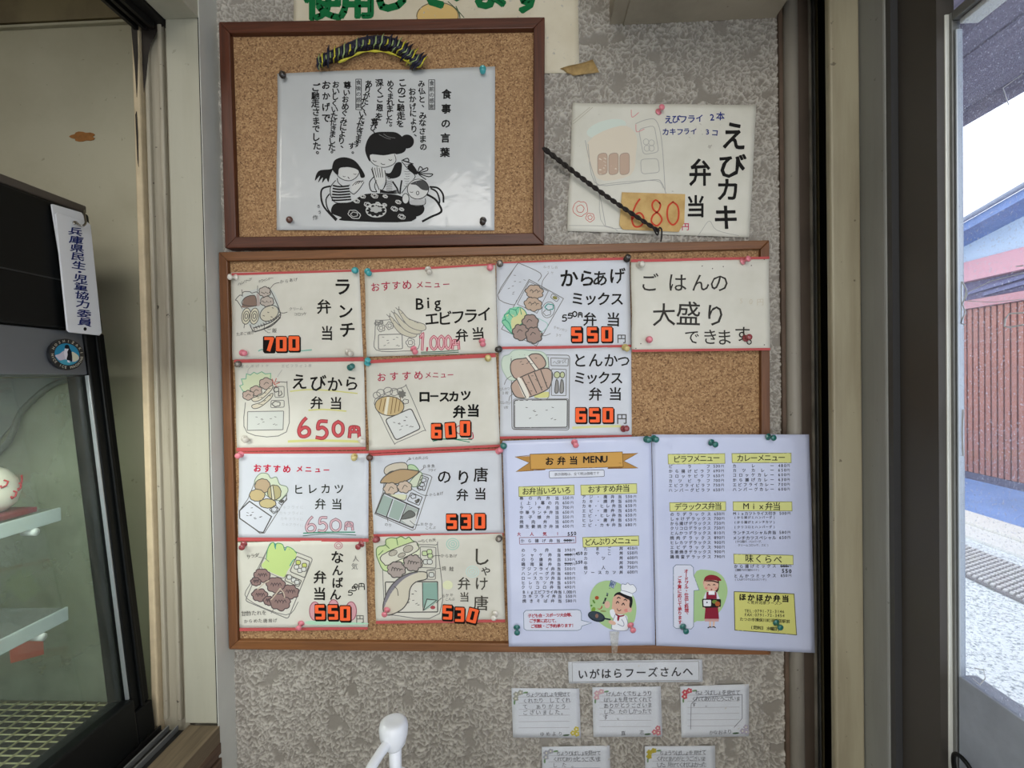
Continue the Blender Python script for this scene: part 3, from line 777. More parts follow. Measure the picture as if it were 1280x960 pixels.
# ================================================================== POSTER BEHIND, WALL CARDS
po = Sheet('poster', 'cream poster with big green letters half hidden behind the small cork board', 'poster',
           [(368, -60), (722, -60), (724, 91), (366, 97)], 0.0032, (0, 0, 1), PAPER_C, amp=0.0, seed=2)
po.fill('d9b878', ell(547, 20, 26, 16), part='drawing')
po.stroke('7a6a50', 1.2, ell(547, 20, 26, 17), closed=True)
po.stroke('3a5a40', 1.2, [(570, 8), (575, 22), (570, 40)]); po.stroke('3a5a40', 1, [(560, 2), (571, 12), (580, 22)])
prefetch('使用していますくだ。', 0.03)
po.text('使用', 404, 2, 447, 0, 47, '0f6a3a', 0.05)
for ch_, x_, y_ in (('し', 486, -9), ('て', 538, -12), ('い', 578, -20), ('ま', 612, -12)): po.text(ch_, x_, y_, size=50, color='0f6a3a', bold=0.05)
po.text('す', 660, -5, size=46, color='0f6a3a', bold=0.05)
po.done()
tp = Sheet('masking_tape', 'torn brown tape at the lower right corner of the cream poster', 'tape', [(700, 86), (741, 75), (749, 91), (716, 95)], 0.004, (0, 0, 1), papermat('aged_tape', rgb(178, 148, 96), rgb(120, 96, 60), scale=60), amp=0.002, seed=3, nu=8, nv=5, edge=0.001)

Q = (680, 100, 4.362)
c = Sheet('menu_card', 'hand-drawn fried shrimp and oyster lunch card on the wall, tan 680 price patch', 'menu card',
          [(716, 129), (945, 132), (936, 297), (709, 289)], 0.0034, Q, PAPER_A, 'hand-drawn lunch menu cards', amp=0.002, seed=5, edge=0.0005)
prefetch('えびフライカキ本コ弁当円23', 0.02); prefetch('えびカキ弁当', 0.02)
c.fill('d3dcd2', ell(340, 265, 110, 45, -15)); c.fill('ddd2c0', [(240, 340), (420, 250), (500, 300), (500, 400), (470, 520), (290, 540)])
for x in (318, 378, 438):
    c.fill('c3a996', rrect([(x - 26, 405), (x + 26, 398), (x + 26, 515), (x - 26, 522)], .4), False)
    c.stroke('a8978a', .8, rrect([(x - 26, 405), (x + 26, 398), (x + 26, 515), (x - 26, 522)], .4), True, False)
G = 'a9a7a2'
c.stroke(G, .8, [(225, 330), (250, 450), (300, 620), (335, 800)]); c.stroke(G, .8, [(240, 350), (275, 560), (420, 570), (600, 545), (640, 560), (665, 620)])
c.stroke(G, .8, [(500, 240), (560, 218), (610, 225), (640, 330), (660, 600)]); c.stroke(G, .7, rrect([(515, 270), (600, 250), (625, 395), (540, 410)], .25), True, False)
c.stroke(G, .7, rrect([(525, 435), (620, 430), (630, 505), (530, 515)], .25), True, False)
c.stroke(G, .6, [(300, 620), (330, 800), (560, 800)]); c.stroke(G, .6, [(275, 580), (420, 560), (610, 550), (650, 590)])
for a, b in ((555, 340), (585, 345), (560, 375), (585, 375)): c.stroke(G, .6, ell(a, b, 15, 16), True)
c.stroke('d89a98', 1, [(475, 165), (480, 205), (515, 180)]); c.stroke('d89a98', 1, [(500, 245), (505, 285), (545, 270)])
c.stroke(G, .6, [(135, 795), (340, 800), (400, 825)]); c.stroke(G, .6, [(840, 850), (860, 820), (900, 770), (940, 820), (1060, 850)])
for cx, cy, r in ((197, 705, 40), (250, 752, 23)):
    for q in (1, .5): c.stroke('c9574d', .7, bumpy(cx, cy, r * q, r * q, 5, .12, q * 60, int(r)), True)
c.stroke('b9b2a0', .8, [(160, 240), (265, 150)]); c.stroke('b9b2a0', .8, [(158, 225), (250, 150)])
c.text('えびフライ', 675, 218, 845, 210, 10.5, '25347e', 0.02, jit=.7); c.text('2本', 915, 205, 960, 198, 11, '25347e', 0.02, jit=.5)
c.text('カキフライ', 662, 285, 815, 280, 9, '25347e', 0.02, jit=.7); c.text('3コ', 890, 283, 930, 287, 9, '25347e', 0.02, jit=.5)
c.text('え', 1035, 305, size=38, color='1b1918', bold=.022, rot=4, sx=.85); c.text('び', 1022, 470, size=33, color='1b1918', bold=.022, rot=2, sx=1.1)
c.text('カ', 1000, 600, size=31, color='1b1918', bold=.022); c.text('キ', 990, 750, size=33, color='1b1918', bold=.022, rot=8)
c.text('弁', 850, 505, size=36, color='1b1918', bold=.02, sx=.8); c.text('当', 826, 690, size=29, color='1b1918', bold=.02, sx=.85)
c.text('円', 770, 800, size=10, color='c43a5c', bold=.015)
root = c.done()
t_ = Sheet('x', '', '', [(0, 0)] * 4, 0.0075, Q, None, build=False, amp=0); t_.root = root
tagq = [(425, 612), (770, 622), (765, 780), (735, 828), (430, 815), (411, 790)]
vs = [t_.surf.p(*t_.W(x, y), 0.0075) for x, y in tagq]
prism('price_patch', vs, (0, 0.0004, 0), papermat('tan_patch', rgb(206, 172, 112), rgb(178, 140, 82), scale=40), root)
t_.root = root; t_.ctr = Vector((vs[0]))
t_.curl = None
handnum(t_, '680', [(475, 650, 550, 800), (575, 655, 650, 795), (668, 665, 738, 790)], [('c8452f', 2.2)]); t_.done(root)
c2 = None

# ---- mealtime words sheet on the small board
K = (340, 80, 4.362)
s = Sheet('mealtime_notice', 'laminated white sheet of mealtime words with black and white family drawing', 'notice',
          [(347, 92), (619, 84), (618, 288), (346, 288)], 0.0125, K, PAPER_LW, amp=0.002, seed=9, edge=0.0006)
prefetch('食事の言葉み仏と、なさまおかげによりこご馳走をめぐれした。深恩喜びありがたくいだきます尊おしう食前後感謝', 0.028)
B = '1e1d1d'
s.text('食事の言葉', 952, 165, 944, 485, 12.5, B, .03)
for t, x0, y0, x1, y1, z in [('み仏と、みなさまの', 815, 108, 825, 452, 9.5), ('おかげにより、', 765, 150, 775, 395, 9.5), ('このご馳走を', 712, 105, 702, 328, 10.5),
     ('めぐまれました。', 650, 112, 640, 345, 9.5), ('深くご恩を', 590, 105, 587, 290, 10), ('喜び、', 562, 320, 550, 378, 9), ('ありがたくいただきます', 528, 112, 468, 440, 9.5),
     ('尊いおめぐみにより、', 412, 122, 380, 460, 9.5), ('おいしくいただきました。', 352, 118, 325, 488, 9.5), ('おかげで', 297, 118, 295, 300, 11), ('ご馳走さまでした。', 240, 132, 245, 490, 10.5)]:
    s.text(t, x0, y0, x1, y1, z, B, .028, jit=1.0)
s.text('す。', 438, 450, 455, 475, 9, B, .028, jit=.5)
for x0, x1, tx in ((855, 888, '食前の感謝'), (460, 490, '食後の感謝')):
    s.rect_out(B, .8, [(x0, 88), (x1, 88), (x1, 255 if x0 < 500 else 248), (x0, 252 if x0 < 500 else 248)]); s.text(tx, (x0 + x1) / 2, 106, (x0 + x1) / 2, 232, 6.5, '4a4a4a', .01)
KD = s.v; s.v = (390, 180, 7.11)           # the drawing is described in a closer view
Wt = 'd2d2d0'
# chairs
s.stroke(B, 2.2, [(165, 380), (100, 400), (85, 460), (110, 560), (215, 680)]); s.stroke(B, 1.6, [(160, 450), (130, 500), (150, 590), (225, 670)])
s.stroke(B, 2.2, [(1050, 385), (1120, 395), (1165, 450), (1170, 520)]); s.stroke(B, 2.0, [(1060, 400), (1110, 430), (1135, 500), (1130, 540)])
s.stroke(B, 2.6, [(1020, 450), (1090, 490), (1130, 540), (1150, 605), (1060, 650), (985, 690)])
# mother
s.fill(B, [(475, 60), (500, -40), (560, -95), (680, -105), (760, -95), (820, -40), (840, 30), (800, 85), (640, 105), (540, 110), (515, 160)])
s.fill(B, ell(845, -20, 62, 62)); s.stroke('777777', .7, [(640, -85), (680, -60), (740, -50)]); s.stroke('777777', .7, [(600, -80), (660, -50), (700, -40)])
s.fill('cfcfcd', [(520, 100), (640, 105), (745, 90), (748, 150), (700, 200), (620, 210), (550, 185)]); s.stroke(B, .8, [(520, 150), (560, 190), (640, 212), (715, 190), (748, 150), (735, 95)])
s.stroke(B, .8, [(545, 150), (560, 160), (575, 158)]); s.stroke(B, .8, [(685, 140), (698, 150), (712, 143)]); s.stroke(B, .8, [(615, 175), (630, 185), (650, 185)])
s.fill(B, [(640, 260), (700, 260), (745, 175), (795, 168), (800, 220), (780, 290), (700, 310)])
for k in range(6): s.stroke(B, .8, ell(690 + k * 18, 300 - k * 6 - (k > 3) * 25 * (k - 3), 14, 14), True)
s.stroke(B, .9, [(800, 160), (860, 230), (920, 290), (860, 360), (800, 440)]); s.stroke(B, .9, [(650, 280), (660, 360), (610, 440)])
s.stroke(B, 2, [(720, 340), (760, 400), (770, 440)]); s.stroke(B, 2, [(800, 330), (790, 390), (785, 445)])
for k in range(10): s.stroke('555555', .5, [(820 + (k % 3) * 8, 180 + k * 22), (850, 184 + k * 22), (885 - k * 3, 178 + k * 22)]); s.stroke('555555', .5, [(665, 330 + k * 11), (690, 334 + k * 11), (715, 330 + k * 11)])
s.fill(B, [(850, 200), (890, 180), (940, 250), (925, 275), (870, 240)]); s.stroke(B, 1.3, [(800, 150), (850, 130), (860, 160), (810, 150), (900, 180)])
s.stroke(B, 1.2, [(940, 260), (960, 205), (985, 230), (940, 260), (1020, 215), (1025, 240), (945, 265), (1070, 270), (1040, 295), (950, 270), (1015, 320)])
# praying hands of the mother
s.fill(Wt, [(530, 230), (600, 205), (650, 240), (660, 320), (600, 380), (560, 320)]); 
for k in range(5): s.stroke(B, .8, [(540 + k * 20, 212 + (k % 2) * 6), (548 + k * 20, 260), (560 + k * 18, 300)])
s.stroke(B, 1, [(532, 225), (560, 310), (600, 410)]); s.stroke(B, 1, [(650, 240), (662, 330), (640, 400)])
s.stroke(B, 1.2, [(550, 300), (515, 350), (530, 420), (575, 430)]); s.stroke(B, 1, [(575, 330), (560, 380), (580, 430)])
for k in range(4): s.stroke(B, 1, [(610, 410 + k * 8), (680, 430 + k * 4), (755, 415 + k * 10)])
# girl
s.fill(B, [(185, 200), (210, 145), (290, 122), (380, 150), (440, 220), (475, 290), (440, 305), (415, 250), (330, 215), (250, 220), (235, 280), (190, 240)])
s.fill(B, [(190, 225), (160, 230), (60, 245), (30, 330), (75, 285), (60, 345), (100, 300), (95, 350), (130, 310), (150, 345), (165, 290)])
s.fill('cfcfcd', [(250, 230), (320, 210), (410, 235), (415, 280), (370, 325), (290, 325), (245, 280)]); s.stroke(B, .9, [(225, 240), (235, 290), (290, 325), (350, 330), (400, 300), (420, 265)])
s.stroke(B, .7, [(280, 290), (290, 297), (300, 294)]); s.stroke(B, .7, [(375, 270), (388, 276), (398, 270)]); s.stroke(B, 1, [(325, 300), (335, 312)])
s.stroke(B, 1, [(230, 310), (240, 350), (290, 385), (340, 370)])
s.stroke(B, 1, [(215, 330), (170, 390), (175, 470), (215, 525), (300, 530)])
for k in range(6): s.stroke(B, 2.0, [(195 - k * 2, 375 + k * 26), (250, 385 + k * 24), (330 + k * 4, 378 + k * 24)])
s.fill(Wt, [(355, 370), (420, 320), (465, 345), (420, 410), (370, 430)]); 
for k in range(4): s.stroke(B, .8, [(365 + k * 25, 375 - k * 8), (395 + k * 20, 345 - k * 4), (425 + k * 12, 335)])
s.stroke(B, .9, [(465, 345), (430, 400), (380, 450), (345, 430)])
# table
s.fill(B, [(180, 620), (185, 560), (230, 530), (350, 520), (480, 450), (700, 450), (820, 480), (890, 560), (885, 690), (290, 685), (265, 655)], True)
s.fill(B, ell(910, 580, 92, 70))
s.fill('c4c4c2', ell(573, 595, 92, 62)); s.fill(B, bumpy(573, 595, 78, 48, 11, .2)); s.fill('b8b8b6', bumpy(573, 585, 52, 28, 6, .25))
for x, y, r in ((380, 630, 55), (500, 545, 32), (400, 510, 28), (455, 470, 25), (560, 465, 30), (735, 580, 30), (770, 520, 24), (800, 650, 32), (590, 535, 20), (650, 545, 18), (800, 585, 20), (655, 470, 20)):
    s.stroke('c8c8c6', .9, bumpy(x, y, r, r * .62, 6, .12, 20, x), True); s.stroke('c8c8c6', .8, bumpy(x, y, r * .55, r * .35, 5, .2, 0, y), True)
# boy
s.fill(Wt, ell(945, 400, 100, 90, -15)); s.fill('4c4c4c', [(940, 330), (1000, 330), (1040, 380), (1035, 415), (980, 410), (930, 370), (870, 360)]); s.stroke(B, .9, ell(945, 405, 95, 88, -15), True)
s.stroke(B, .8, ell(942, 440, 12, 16), True); s.stroke(B, .7, [(875, 430), (890, 436), (900, 430)]); s.fill('bbbbbb', ell(940, 525, 70, 30)); s.stroke(B, .8, [(865, 500), (880, 545), (1000, 545), (1010, 490)])
s.fill(Wt, ell(835, 490, 30, 45)); s.stroke(B, .9, ell(835, 490, 30, 45), True)
s.v = KD
s.text('ろう', 258, 780, 262, 812, 5, B, .01, jit=1); s.text('作', 240, 840, size=7, color='555555')
s.done()

# ---- woven ornament
orn = empty('straw_ornament', P(465, 75, 0.71), 'navy and yellow woven crescent ornament above the mealtime sheet', 'ornament')
S11 = wall_at(0.019)
arc = catmull([(398, 80), (412, 72), (430, 66), (455, 56), (480, 54), (500, 60), (515, 72), (527, 80)], False, 4)
NV = mat('navy_raffia', rgb(26, 26, 48), 0.5, var=0.3, vscale=200); YL = mat('yellow_raffia', rgb(205, 196, 60), 0.5, var=0.2, vscale=200); PG = mat('pale_green_raffia', rgb(150, 168, 110), 0.5)
tube('core', [S11.p(x, y) for x, y in arc], [0.004 + 0.0055 * math.sin(math.pi * min(1, max(0, i / (len(arc) - 1)))) ** .6 for i in range(len(arc))], NV, orn, 12)
nA = len(arc)
for k in range(46):
    t = k / 45 * (nA - 1.001); i = int(t); f = t - i
    x = arc[i][0] * (1 - f) + arc[i + 1][0] * f; y = arc[i][1] * (1 - f) + arc[i + 1][1] * f
    h = 9 + 4 * math.sin(k * 2.3) + (9 if k == 13 else 0) + (4 if k in (6, 30) else 0)
    lean = 3 + 3 * (k - 22) / 22 + (4 if k > 30 else 0)
    mtl = NV if k % 2 == 0 else (PG if k % 3 else YL)
    a = S11.p(x - lean, y + h * .75, 0.001); m_ = S11.p(x, y, 0.010); b = S11.p(x + lean * .8, y - h, 0.002)
    tube('woven_strip', catmull([a, m_, b], False, 3) if False else [a, (a + m_) / 2 + Vector((0, -.003, 0)), m_, (b + m_) / 2 + Vector((0, -.003, 0)), b], [.0005, .0011, .0013, .0011, .0004] if mtl is not NV else [.0010, .0022, .0024, .002, .0005], mtl, orn, 6)
low = catmull([(423, 78), (440, 71), (450, 66), (466, 64), (480, 65), (492, 68), (508, 76), (522, 84), (528, 77)], False, 4)
tube('yellow_edging', [S11.p(x, y, .004) for x, y in low], [0.0012 + 0.0008 * math.sin(i * 1.1) for i in range(len(low))], YL, orn, 8)

# ================================================================== HAND-DRAWN CARDS ON THE LARGE BOARD
prefetch('ラン弁当チハバーグホウインナーからあげクリムコロッケたまご焼きご飯おすめメニュBigエビフライとんつミックス円スカツのり唐なばしゃけ人気サダ甘酢れとめただし大盛できます。550えびヒレ', 0.0)
prefetch('ラン弁当チおすめメニューBigエビフライからあげミックスとんかつごはの大盛りでき。えびヒレカツのり唐なばしゃけロー人気', 0.02)
def card(label, corners, off, view, m=PAPER_A, strips=(), seed=0, amp=0.0011):
    s = Sheet('menu_card', label, 'menu card', corners, off, view, m, 'hand-drawn lunch menu cards', amp=amp, seed=seed, edge=0.0004)
    for q in strips: strip(s, q, 'c05858' if len(q) == 4 else q[4])
    return s
BK = '1d1a17'; PC = '7d7b78'; PD = '55524f'; RD = 'b02a4a'; GN = '2f8a68'
def rice(s, pts, col_=PC, n=8, seed=1):
    R = random.Random(seed); c_ = [sum(p[0] for p in pts) / len(pts), sum(p[1] for p in pts) / len(pts)]
    for k in range(n):
        p = pts[k % len(pts)]; f = R.uniform(.15, .75); x = c_[0] + (p[0] - c_[0]) * f; y = c_[1] + (p[1] - c_[1]) * f
        s.stroke(col_, .7, [(x - 8, y + R.uniform(-4, 4)), (x + 8, y + R.uniform(-6, 4))], smooth=False)

# row 1 column 1: lunch box set 700
K = (280, 320, 7.111)
s = card('menu card for the assorted lunch box priced 700', [(289, 341), (449, 337), (454, 446), (291, 450)], 0.0115, K, seed=11,
         strips=[[(290, 341.5), (448, 337), (448, 339.5), (290, 344.5)]])
s.fill('c9ccc6', [(170, 340), (420, 290), (490, 520), (260, 640), (160, 480)])
s.stroke(PD, .9, [(165, 470), (120, 400), (105, 390), (140, 350), (160, 350), (175, 320), (230, 318), (250, 330), (290, 320), (310, 335)])
s.fill('8a7468', [(165, 430), (190, 370), (270, 350), (290, 400), (285, 445), (170, 460)]); s.stroke(PD, 1, [(165, 430), (190, 370), (270, 350), (290, 400), (285, 445)], True)
s.fill('b4a6a0', rrect([(290, 340), (315, 330), (325, 440), (295, 450)], .3), False)
for cx, cy, rx, ry in ((365, 320, 52, 45), (385, 405, 60, 45)): s.fill('bdb2a8', bumpy(cx, cy, rx, ry, 6, .15, 0, cx)); s.stroke(PD, 1, bumpy(cx, cy, rx, ry, 6, .15, 0, cx), True)
for k in range(5): s.stroke(PD, .9, [(335 + k * 18, 322 + (k % 2) * 8), (348 + k * 16, 330 + (k % 2) * 6)]); s.stroke(PD, .9, [(345 + k * 18, 400 + (k % 2) * 14), (355 + k * 16, 412)])
s.fill('cfc8b4', ell(405, 515, 82, 62, -35)); s.stroke(PD, 1, ell(405, 510, 88, 64, -30), True)
for x, y in ((350, 530), (390, 500), (430, 460), (420, 540)): s.stroke(PD, .9, [(x, y), (x + 12, y + 4)], smooth=False)
for cx in (200, 272):
    s.fill('d6d0ba', ell(cx, 535, 40, 72, 8))
    for q in (1, .62, .3): s.stroke(PD, .9, ell(cx, 535, 40 * q, 72 * q, 8), True)
s.stroke(PD, 1.1, [(235, 610), (245, 640), (280, 670), (400, 625), (500, 545), (495, 480), (450, 370), (420, 310), (400, 280)])
for k in range(11): s.stroke(PD, .8, [(262 + k * 22, 635 - k * 10), (275 + k * 22, 660 - k * 11)], smooth=False)
s.stroke(PD, 1.2, [(265, 640), (420, 590), (500, 520)]); s.stroke(PD, 1.2, [(275, 675), (420, 625), (505, 548)])
for q in ([(160, 300), (168, 360)], [(302, 265), (300, 330)], [(415, 290), (450, 250), (495, 238)], [(490, 500), (530, 508), (565, 500)], [(185, 605), (180, 640)], [(365, 600), (360, 650), (380, 672)]): s.stroke(PD, .7, q)
s.text('ハンバーグ', 140, 248, 240, 208, 4.6, PD, jit=1); s.text('ホウインナー', 320, 228, 430, 198, 4.2, PD, jit=1); s.text('からあげ', 520, 230, 640, 212, 5, PD, jit=1)
s.text('クリーム', 598, 470, 690, 468, 4.6, PC, jit=1); s.text('コロッケ', 640, 518, 725, 515, 4.6, PD, jit=1); s.text('たまご焼き', 130, 695, 255, 680, 5, PD, jit=1); s.text('ご飯', 400, 668, 450, 662, 6, PD, jit=1)
s.text('ラ', 1055, 272, size=23, color=BK, bold=.02); s.text('ン', 1080, 490, size=20, color=BK, bold=.02); s.text('チ', 1098, 655, size=21, color=BK, bold=.02)
s.text('弁', 890, 450, size=19, color=BK, bold=.015, rot=-3); s.text('当', 918, 685, size=19, color=BK, bold=.015, sx=.85)
s.stroke('7fb8a8', 1.5, [(310, 845), (360, 830), (560, 850), (780, 835)])
stickers(s, '700', [(400, 785), (512, 783), (625, 778)], 14, 19.5); s.done()

# row 1 column 2
K = (450, 320, 7.111)
s = card('menu card for the big fried shrimp lunch priced 1,000 in pink', [(456, 338), (619, 330), (622, 441), (458, 446)], 0.0117, K, seed=12,
         strips=[[(456, 338), (619, 329.5), (619, 331.5), (456, 341.5)]])
s.text('おすすめ', 135, 275, 415, 255, 12.5, RD, .01, jit=.8); s.text('メニュー', 530, 255, 765, 250, 10, RD, .01, jit=.6)
s.text('Big', 530, 425, 690, 410, 20, BK, .014, rot=-3, jit=.4); s.text('エビフライ', 640, 560, 1105, 520, 19, BK, .018, rot=-3, jit=.5); s.text('弁当', 905, 705, 1050, 690, 17, BK, .018, rot=-4)
s.stroke(PC, .9, [(140, 570), (135, 700), (145, 835), (380, 845), (520, 820), (525, 650)]); s.stroke(PC, .8, [(140, 570), (200, 572), (290, 565)])
q = rrect([(165, 700), (375, 695), (380, 825), (165, 830)], .1); s.stroke(PC, 1, q, True, False); rice(s, [(165, 700), (375, 695), (380, 825), (165, 830)])
for k in range(3):
    x, y = 260 + k * 40, 540 - k * 30
    p = [(x, y), (x + 30, y + 10), (x + 90, y + 75), (x + 180, y + 110), (x + 235, y + 130), (x + 245, y + 170), (x + 200, y + 185), (x + 110, y + 155), (x + 50, y + 95)]
    s.fill('cfc9b5', p); s.stroke(PC, .9, p, True); s.stroke(PC, .8, [(x, y), (x - 22, y - 20)]); s.stroke(PC, .8, [(x + 10, y), (x + 5, y - 30)])
    rice(s, p, PC, 5, k)
for cx, cy, r in ((190, 640, 32), (265, 620, 32), (150, 600, 18), (190, 590, 16), (450, 770, 38)):
    s.stroke(PC, .9, bumpy(cx, cy, r, r, 5, .2, 0, cx), True); s.stroke(PC, .8, bumpy(cx, cy, r * .5, r * .5, 4, .2, 0, cx), True)
handnum(s, '1', [(525, 690, 590, 835)], [(RD, 3.2), ('e2b2b6', 1.6)])
handnum(s, '000円', [(625, 715, 690, 830), (695, 712, 752, 828), (758, 712, 812, 825), (820, 750, 880, 825)], [(RD, 3.2), ('e2b2b6', 1.6)]); s.stroke(RD, 2, [(600, 815), (596, 842)])
s.stroke('3f6b50', 1, [(545, 855), (700, 850), (875, 838)]); s.stroke('3f6b50', 1, [(545, 868), (700, 866), (875, 855)]); s.done()

# row 1 column 3
K = (615, 315, 7.111)
s = card('menu card for the fried chicken mix lunch priced 550, green leaf drawing', [(620, 328), (787, 323.5), (789, 433), (622, 434.5)], 0.0119, K, PAPER_W, seed=13,
         strips=[[(620, 328), (787, 321.5), (787, 325), (620, 329.5)], [(623, 433.5), (789, 431), (789, 434), (623, 437.5)]])
s.stroke(PC, .9, [(230, 95), (430, 190), (410, 260)]); s.stroke(PC, .9, [(230, 100), (50, 385), (185, 470), (220, 430)]); s.stroke(PC, .6, [(215, 120), (60, 370)]); rice(s, [(200, 160), (350, 220), (180, 420), (90, 360)], PC, 8)
s.stroke(PC, .9, [(330, 245), (635, 415), (395, 835), (85, 685), (190, 490)], True, False); s.stroke(PC, .8, [(330, 262), (500, 350), (400, 545), (225, 465)], True, False)
for cx, cy in ((378, 355), (365, 465)): s.fill('c0a894', bumpy(cx, cy, 78, 60, 7, .14, 10, cx)); s.stroke(PD, 1, bumpy(cx, cy, 78, 60, 7, .14, 10, cx), True)
for cx, cy in ((378, 355), (365, 465), (340, 640), (260, 720), (375, 745)):
    for k in range(4): s.stroke(PD, .8, [(cx - 40 + k * 22, cy - 5 + (k % 2) * 14), (cx - 28 + k * 22, cy - 20 + (k % 2) * 14), (cx - 16 + k * 22, cy - 5)])
s.stroke(PC, .8, rrect([(535, 370), (600, 410), (575, 445), (520, 405)], .25), True, False); s.fill('8f8a50', ell(560, 408, 22, 14, 20))
s.stroke(PC, .8, ell(500, 515, 55, 72, 20), True); s.stroke('3f9a8c', 1.2, bumpy(510, 490, 36, 26, 5, .2), True); s.stroke(PC, .8, bumpy(490, 540, 32, 26, 5, .2), True)
lf = [(185, 730), (100, 640), (95, 610), (120, 600), (110, 560), (150, 540), (160, 505), (210, 515), (240, 490), (290, 520), (310, 580), (260, 640), (200, 690)]
s.fill('d8d6a0', lf); s.fill('8ccfaa', [(185, 730), (95, 620), (110, 560), (160, 505), (240, 490), (230, 560), (180, 590), (170, 650)]); s.stroke('3f9a7c', 1.1, lf, True)
for a in ([(115, 600), (150, 630), (170, 680)], [(150, 545), (185, 580)], [(210, 515), (225, 560)], [(250, 500), (262, 555)]): s.stroke('3f9a7c', 1, a)
for cx, cy in ((340, 625), (255, 715), (372, 740)): s.fill('a58f86', bumpy(cx, cy, 72, 70, 7, .13, 10, cx)); s.stroke(PD, 1.3, bumpy(cx, cy, 72, 70, 7, .13, 10, cx), True); s.stroke(PD, .9, [(cx - 30, cy), (cx - 10, cy - 25), (cx + 15, cy - 10)])
s.stroke('9fc8c0', .9, [(410, 590), (490, 635), (480, 680), (430, 720)]); s.stroke(PC, .7, [(500, 190), (450, 260), (440, 340)]); s.stroke(PC, .7, [(520, 725), (470, 745), (440, 740)])
s.text('ねぎしお', 470, 135, 570, 138, 4.2, 'a5a3a0', jit=1); s.text('2ケ', 500, 185, 535, 188, 4.5, 'a5a3a0', jit=1); s.text('チキンカツ', 560, 670, 655, 700, 4, 'a5a3a0', jit=1); s.text('3ケ', 575, 740, 605, 742, 4.5, 'a5a3a0', jit=1)
s.text('から', 680, 235, 840, 235, 23, BK, .02, jit=.4); s.text('あげ', 960, 235, 1110, 215, 21, BK, .016, jit=.4)
s.text('ミックス', 760, 415, 1110, 415, 18, BK, .018, jit=.4); s.text('弁当', 872, 600, 1075, 598, 18, BK, .015, jit=.3)
handnum(s, '550円', [(620, 560, 665, 615), (670, 545, 715, 590), (715, 530, 755, 575), (765, 540, 800, 580)], [(BK, 1.5)])
s.text('円', 1150, 770, size=12, color=PD, bold=.01)
stickers(s, '550', [(752, 733), (892, 733), (1020, 732)], 14, 19.5); s.done()

# row 1 column 4
K = (785, 310, 6.919)
s = card('menu card with black hand lettering saying large rice portions available', [(788.5, 326.5), (961, 322.5), (962, 437), (790, 438.5)], 0.0190, K, seed=14, amp=0.0018,
         strips=[[(788.5, 324.5), (961, 321), (961, 324), (788.5, 328)], [(790, 437), (962, 435), (962, 438), (790, 440)]])
MK = '3a3733'
for t, a, b, z in (('ご', 185, 300, 25), ('は', 425, 300, 25), ('ん', 625, 300, 24), ('の', 785, 300, 25), ('大', 312, 580, 31), ('盛', 522, 570, 32), ('り', 755, 580, 30), ('で', 550, 770, 20), ('き', 708, 770, 21), ('ま', 832, 770, 21), ('す', 985, 745, 21)):
    s.text(t, a, b, size=z, color=MK, bold=.005, jit=.3)
s.text('。', 1090, 770, size=22, color=MK, bold=.005)
for x, y in ((638, 158), (727, 180), (820, 163), (1065, 152), (1175, 100), (110, 828), (1175, 838), (68, 868)): s.fill('57504a', ell(x, y, 5, 5), False)
s.text('50円', 980, 460, 1140, 468, 9, 'cfc7b4', jit=.5); s.done()

# row 2 column 1
K = (285, 440, 7.111)
s = card('menu card for the shrimp and chicken lunch with red outlined 650', [(293.5, 453), (455, 449.5), (457.5, 559), (296, 561)], 0.0121, K, seed=15,
         strips=[[(293, 449.5), (455, 446.5), (455, 451.5), (293, 453.5)], [(296, 559.5), (458, 558.5), (458, 562), (296, 564)]])
s.stroke(PC, 1, [(430, 265), (515, 270), (525, 300), (520, 710), (170, 715), (155, 450)], False); q = rrect([(175, 530), (495, 525), (490, 690), (172, 697)], .04); s.fill('d3d5ce', q, False); s.stroke(PC, 1, q, True, False); rice(s, [(200, 560), (480, 550), (470, 670), (200, 670)], PC, 9)
lf = [(135, 350), (105, 300), (135, 290), (120, 240), (160, 240), (165, 195), (200, 205), (230, 180), (260, 195), (300, 175), (330, 195), (380, 190), (375, 260), (200, 350)]
s.fill('cfd6b4', lf); s.stroke('6fae90', 1, lf, True, False)
for cx, cy, r in ((340, 280, 60), (250, 345, 52), (180, 385, 50)): s.fill('bda79a', bumpy(cx, cy, r, r * .85, 6, .14, 0, cx)); s.stroke(PD, 1, bumpy(cx, cy, r, r * .85, 6, .14, 0, cx), True); s.stroke(PD, .8, [(cx - 20, cy + 10), (cx, cy - 10), (cx + 22, cy)])
for dy in (0, 70):
    p = [(400, 300 + dy), (380, 345 + dy), (290, 425 + dy * .9), (230, 440 + dy * .9), (215, 410 + dy * .9), (300, 380 + dy * .9), (370, 310 + dy)]
    s.fill('d6cdb8', p); s.stroke(PD, .9, p, True); rice(s, p, PD, 4, dy)
for a in ([(410, 290), (430, 235)], [(415, 290), (460, 270)], [(405, 280), (395, 240)], [(420, 300), (450, 310)]): s.stroke('c0675a', 1, a)
s.stroke(PC, .9, rrect([(405, 310), (500, 305), (500, 400), (420, 405)], .15), True, False); s.stroke(PC, .9, rrect([(385, 430), (500, 430), (500, 490), (380, 495)], .2), True, False)
s.stroke(PD, 1, bumpy(430, 335, 22, 20, 5, .2), True); s.stroke(PD, 1, [(455, 350), (450, 390), (480, 375), (470, 345)]); s.stroke(PD, 1, bumpy(430, 462, 35, 22, 5, .2), True)
s.stroke('b5b3ae', .7, [(205, 130), (180, 160), (178, 200)]); s.stroke('b5b3ae', .7, [(480, 160), (440, 220)])
s.text('からあげ3ケ', 130, 125, 350, 122, 4.6, 'a9a7a2', jit=1); s.text('エビフライ2本', 490, 125, 730, 122, 4.6, 'a9a7a2', jit=1)
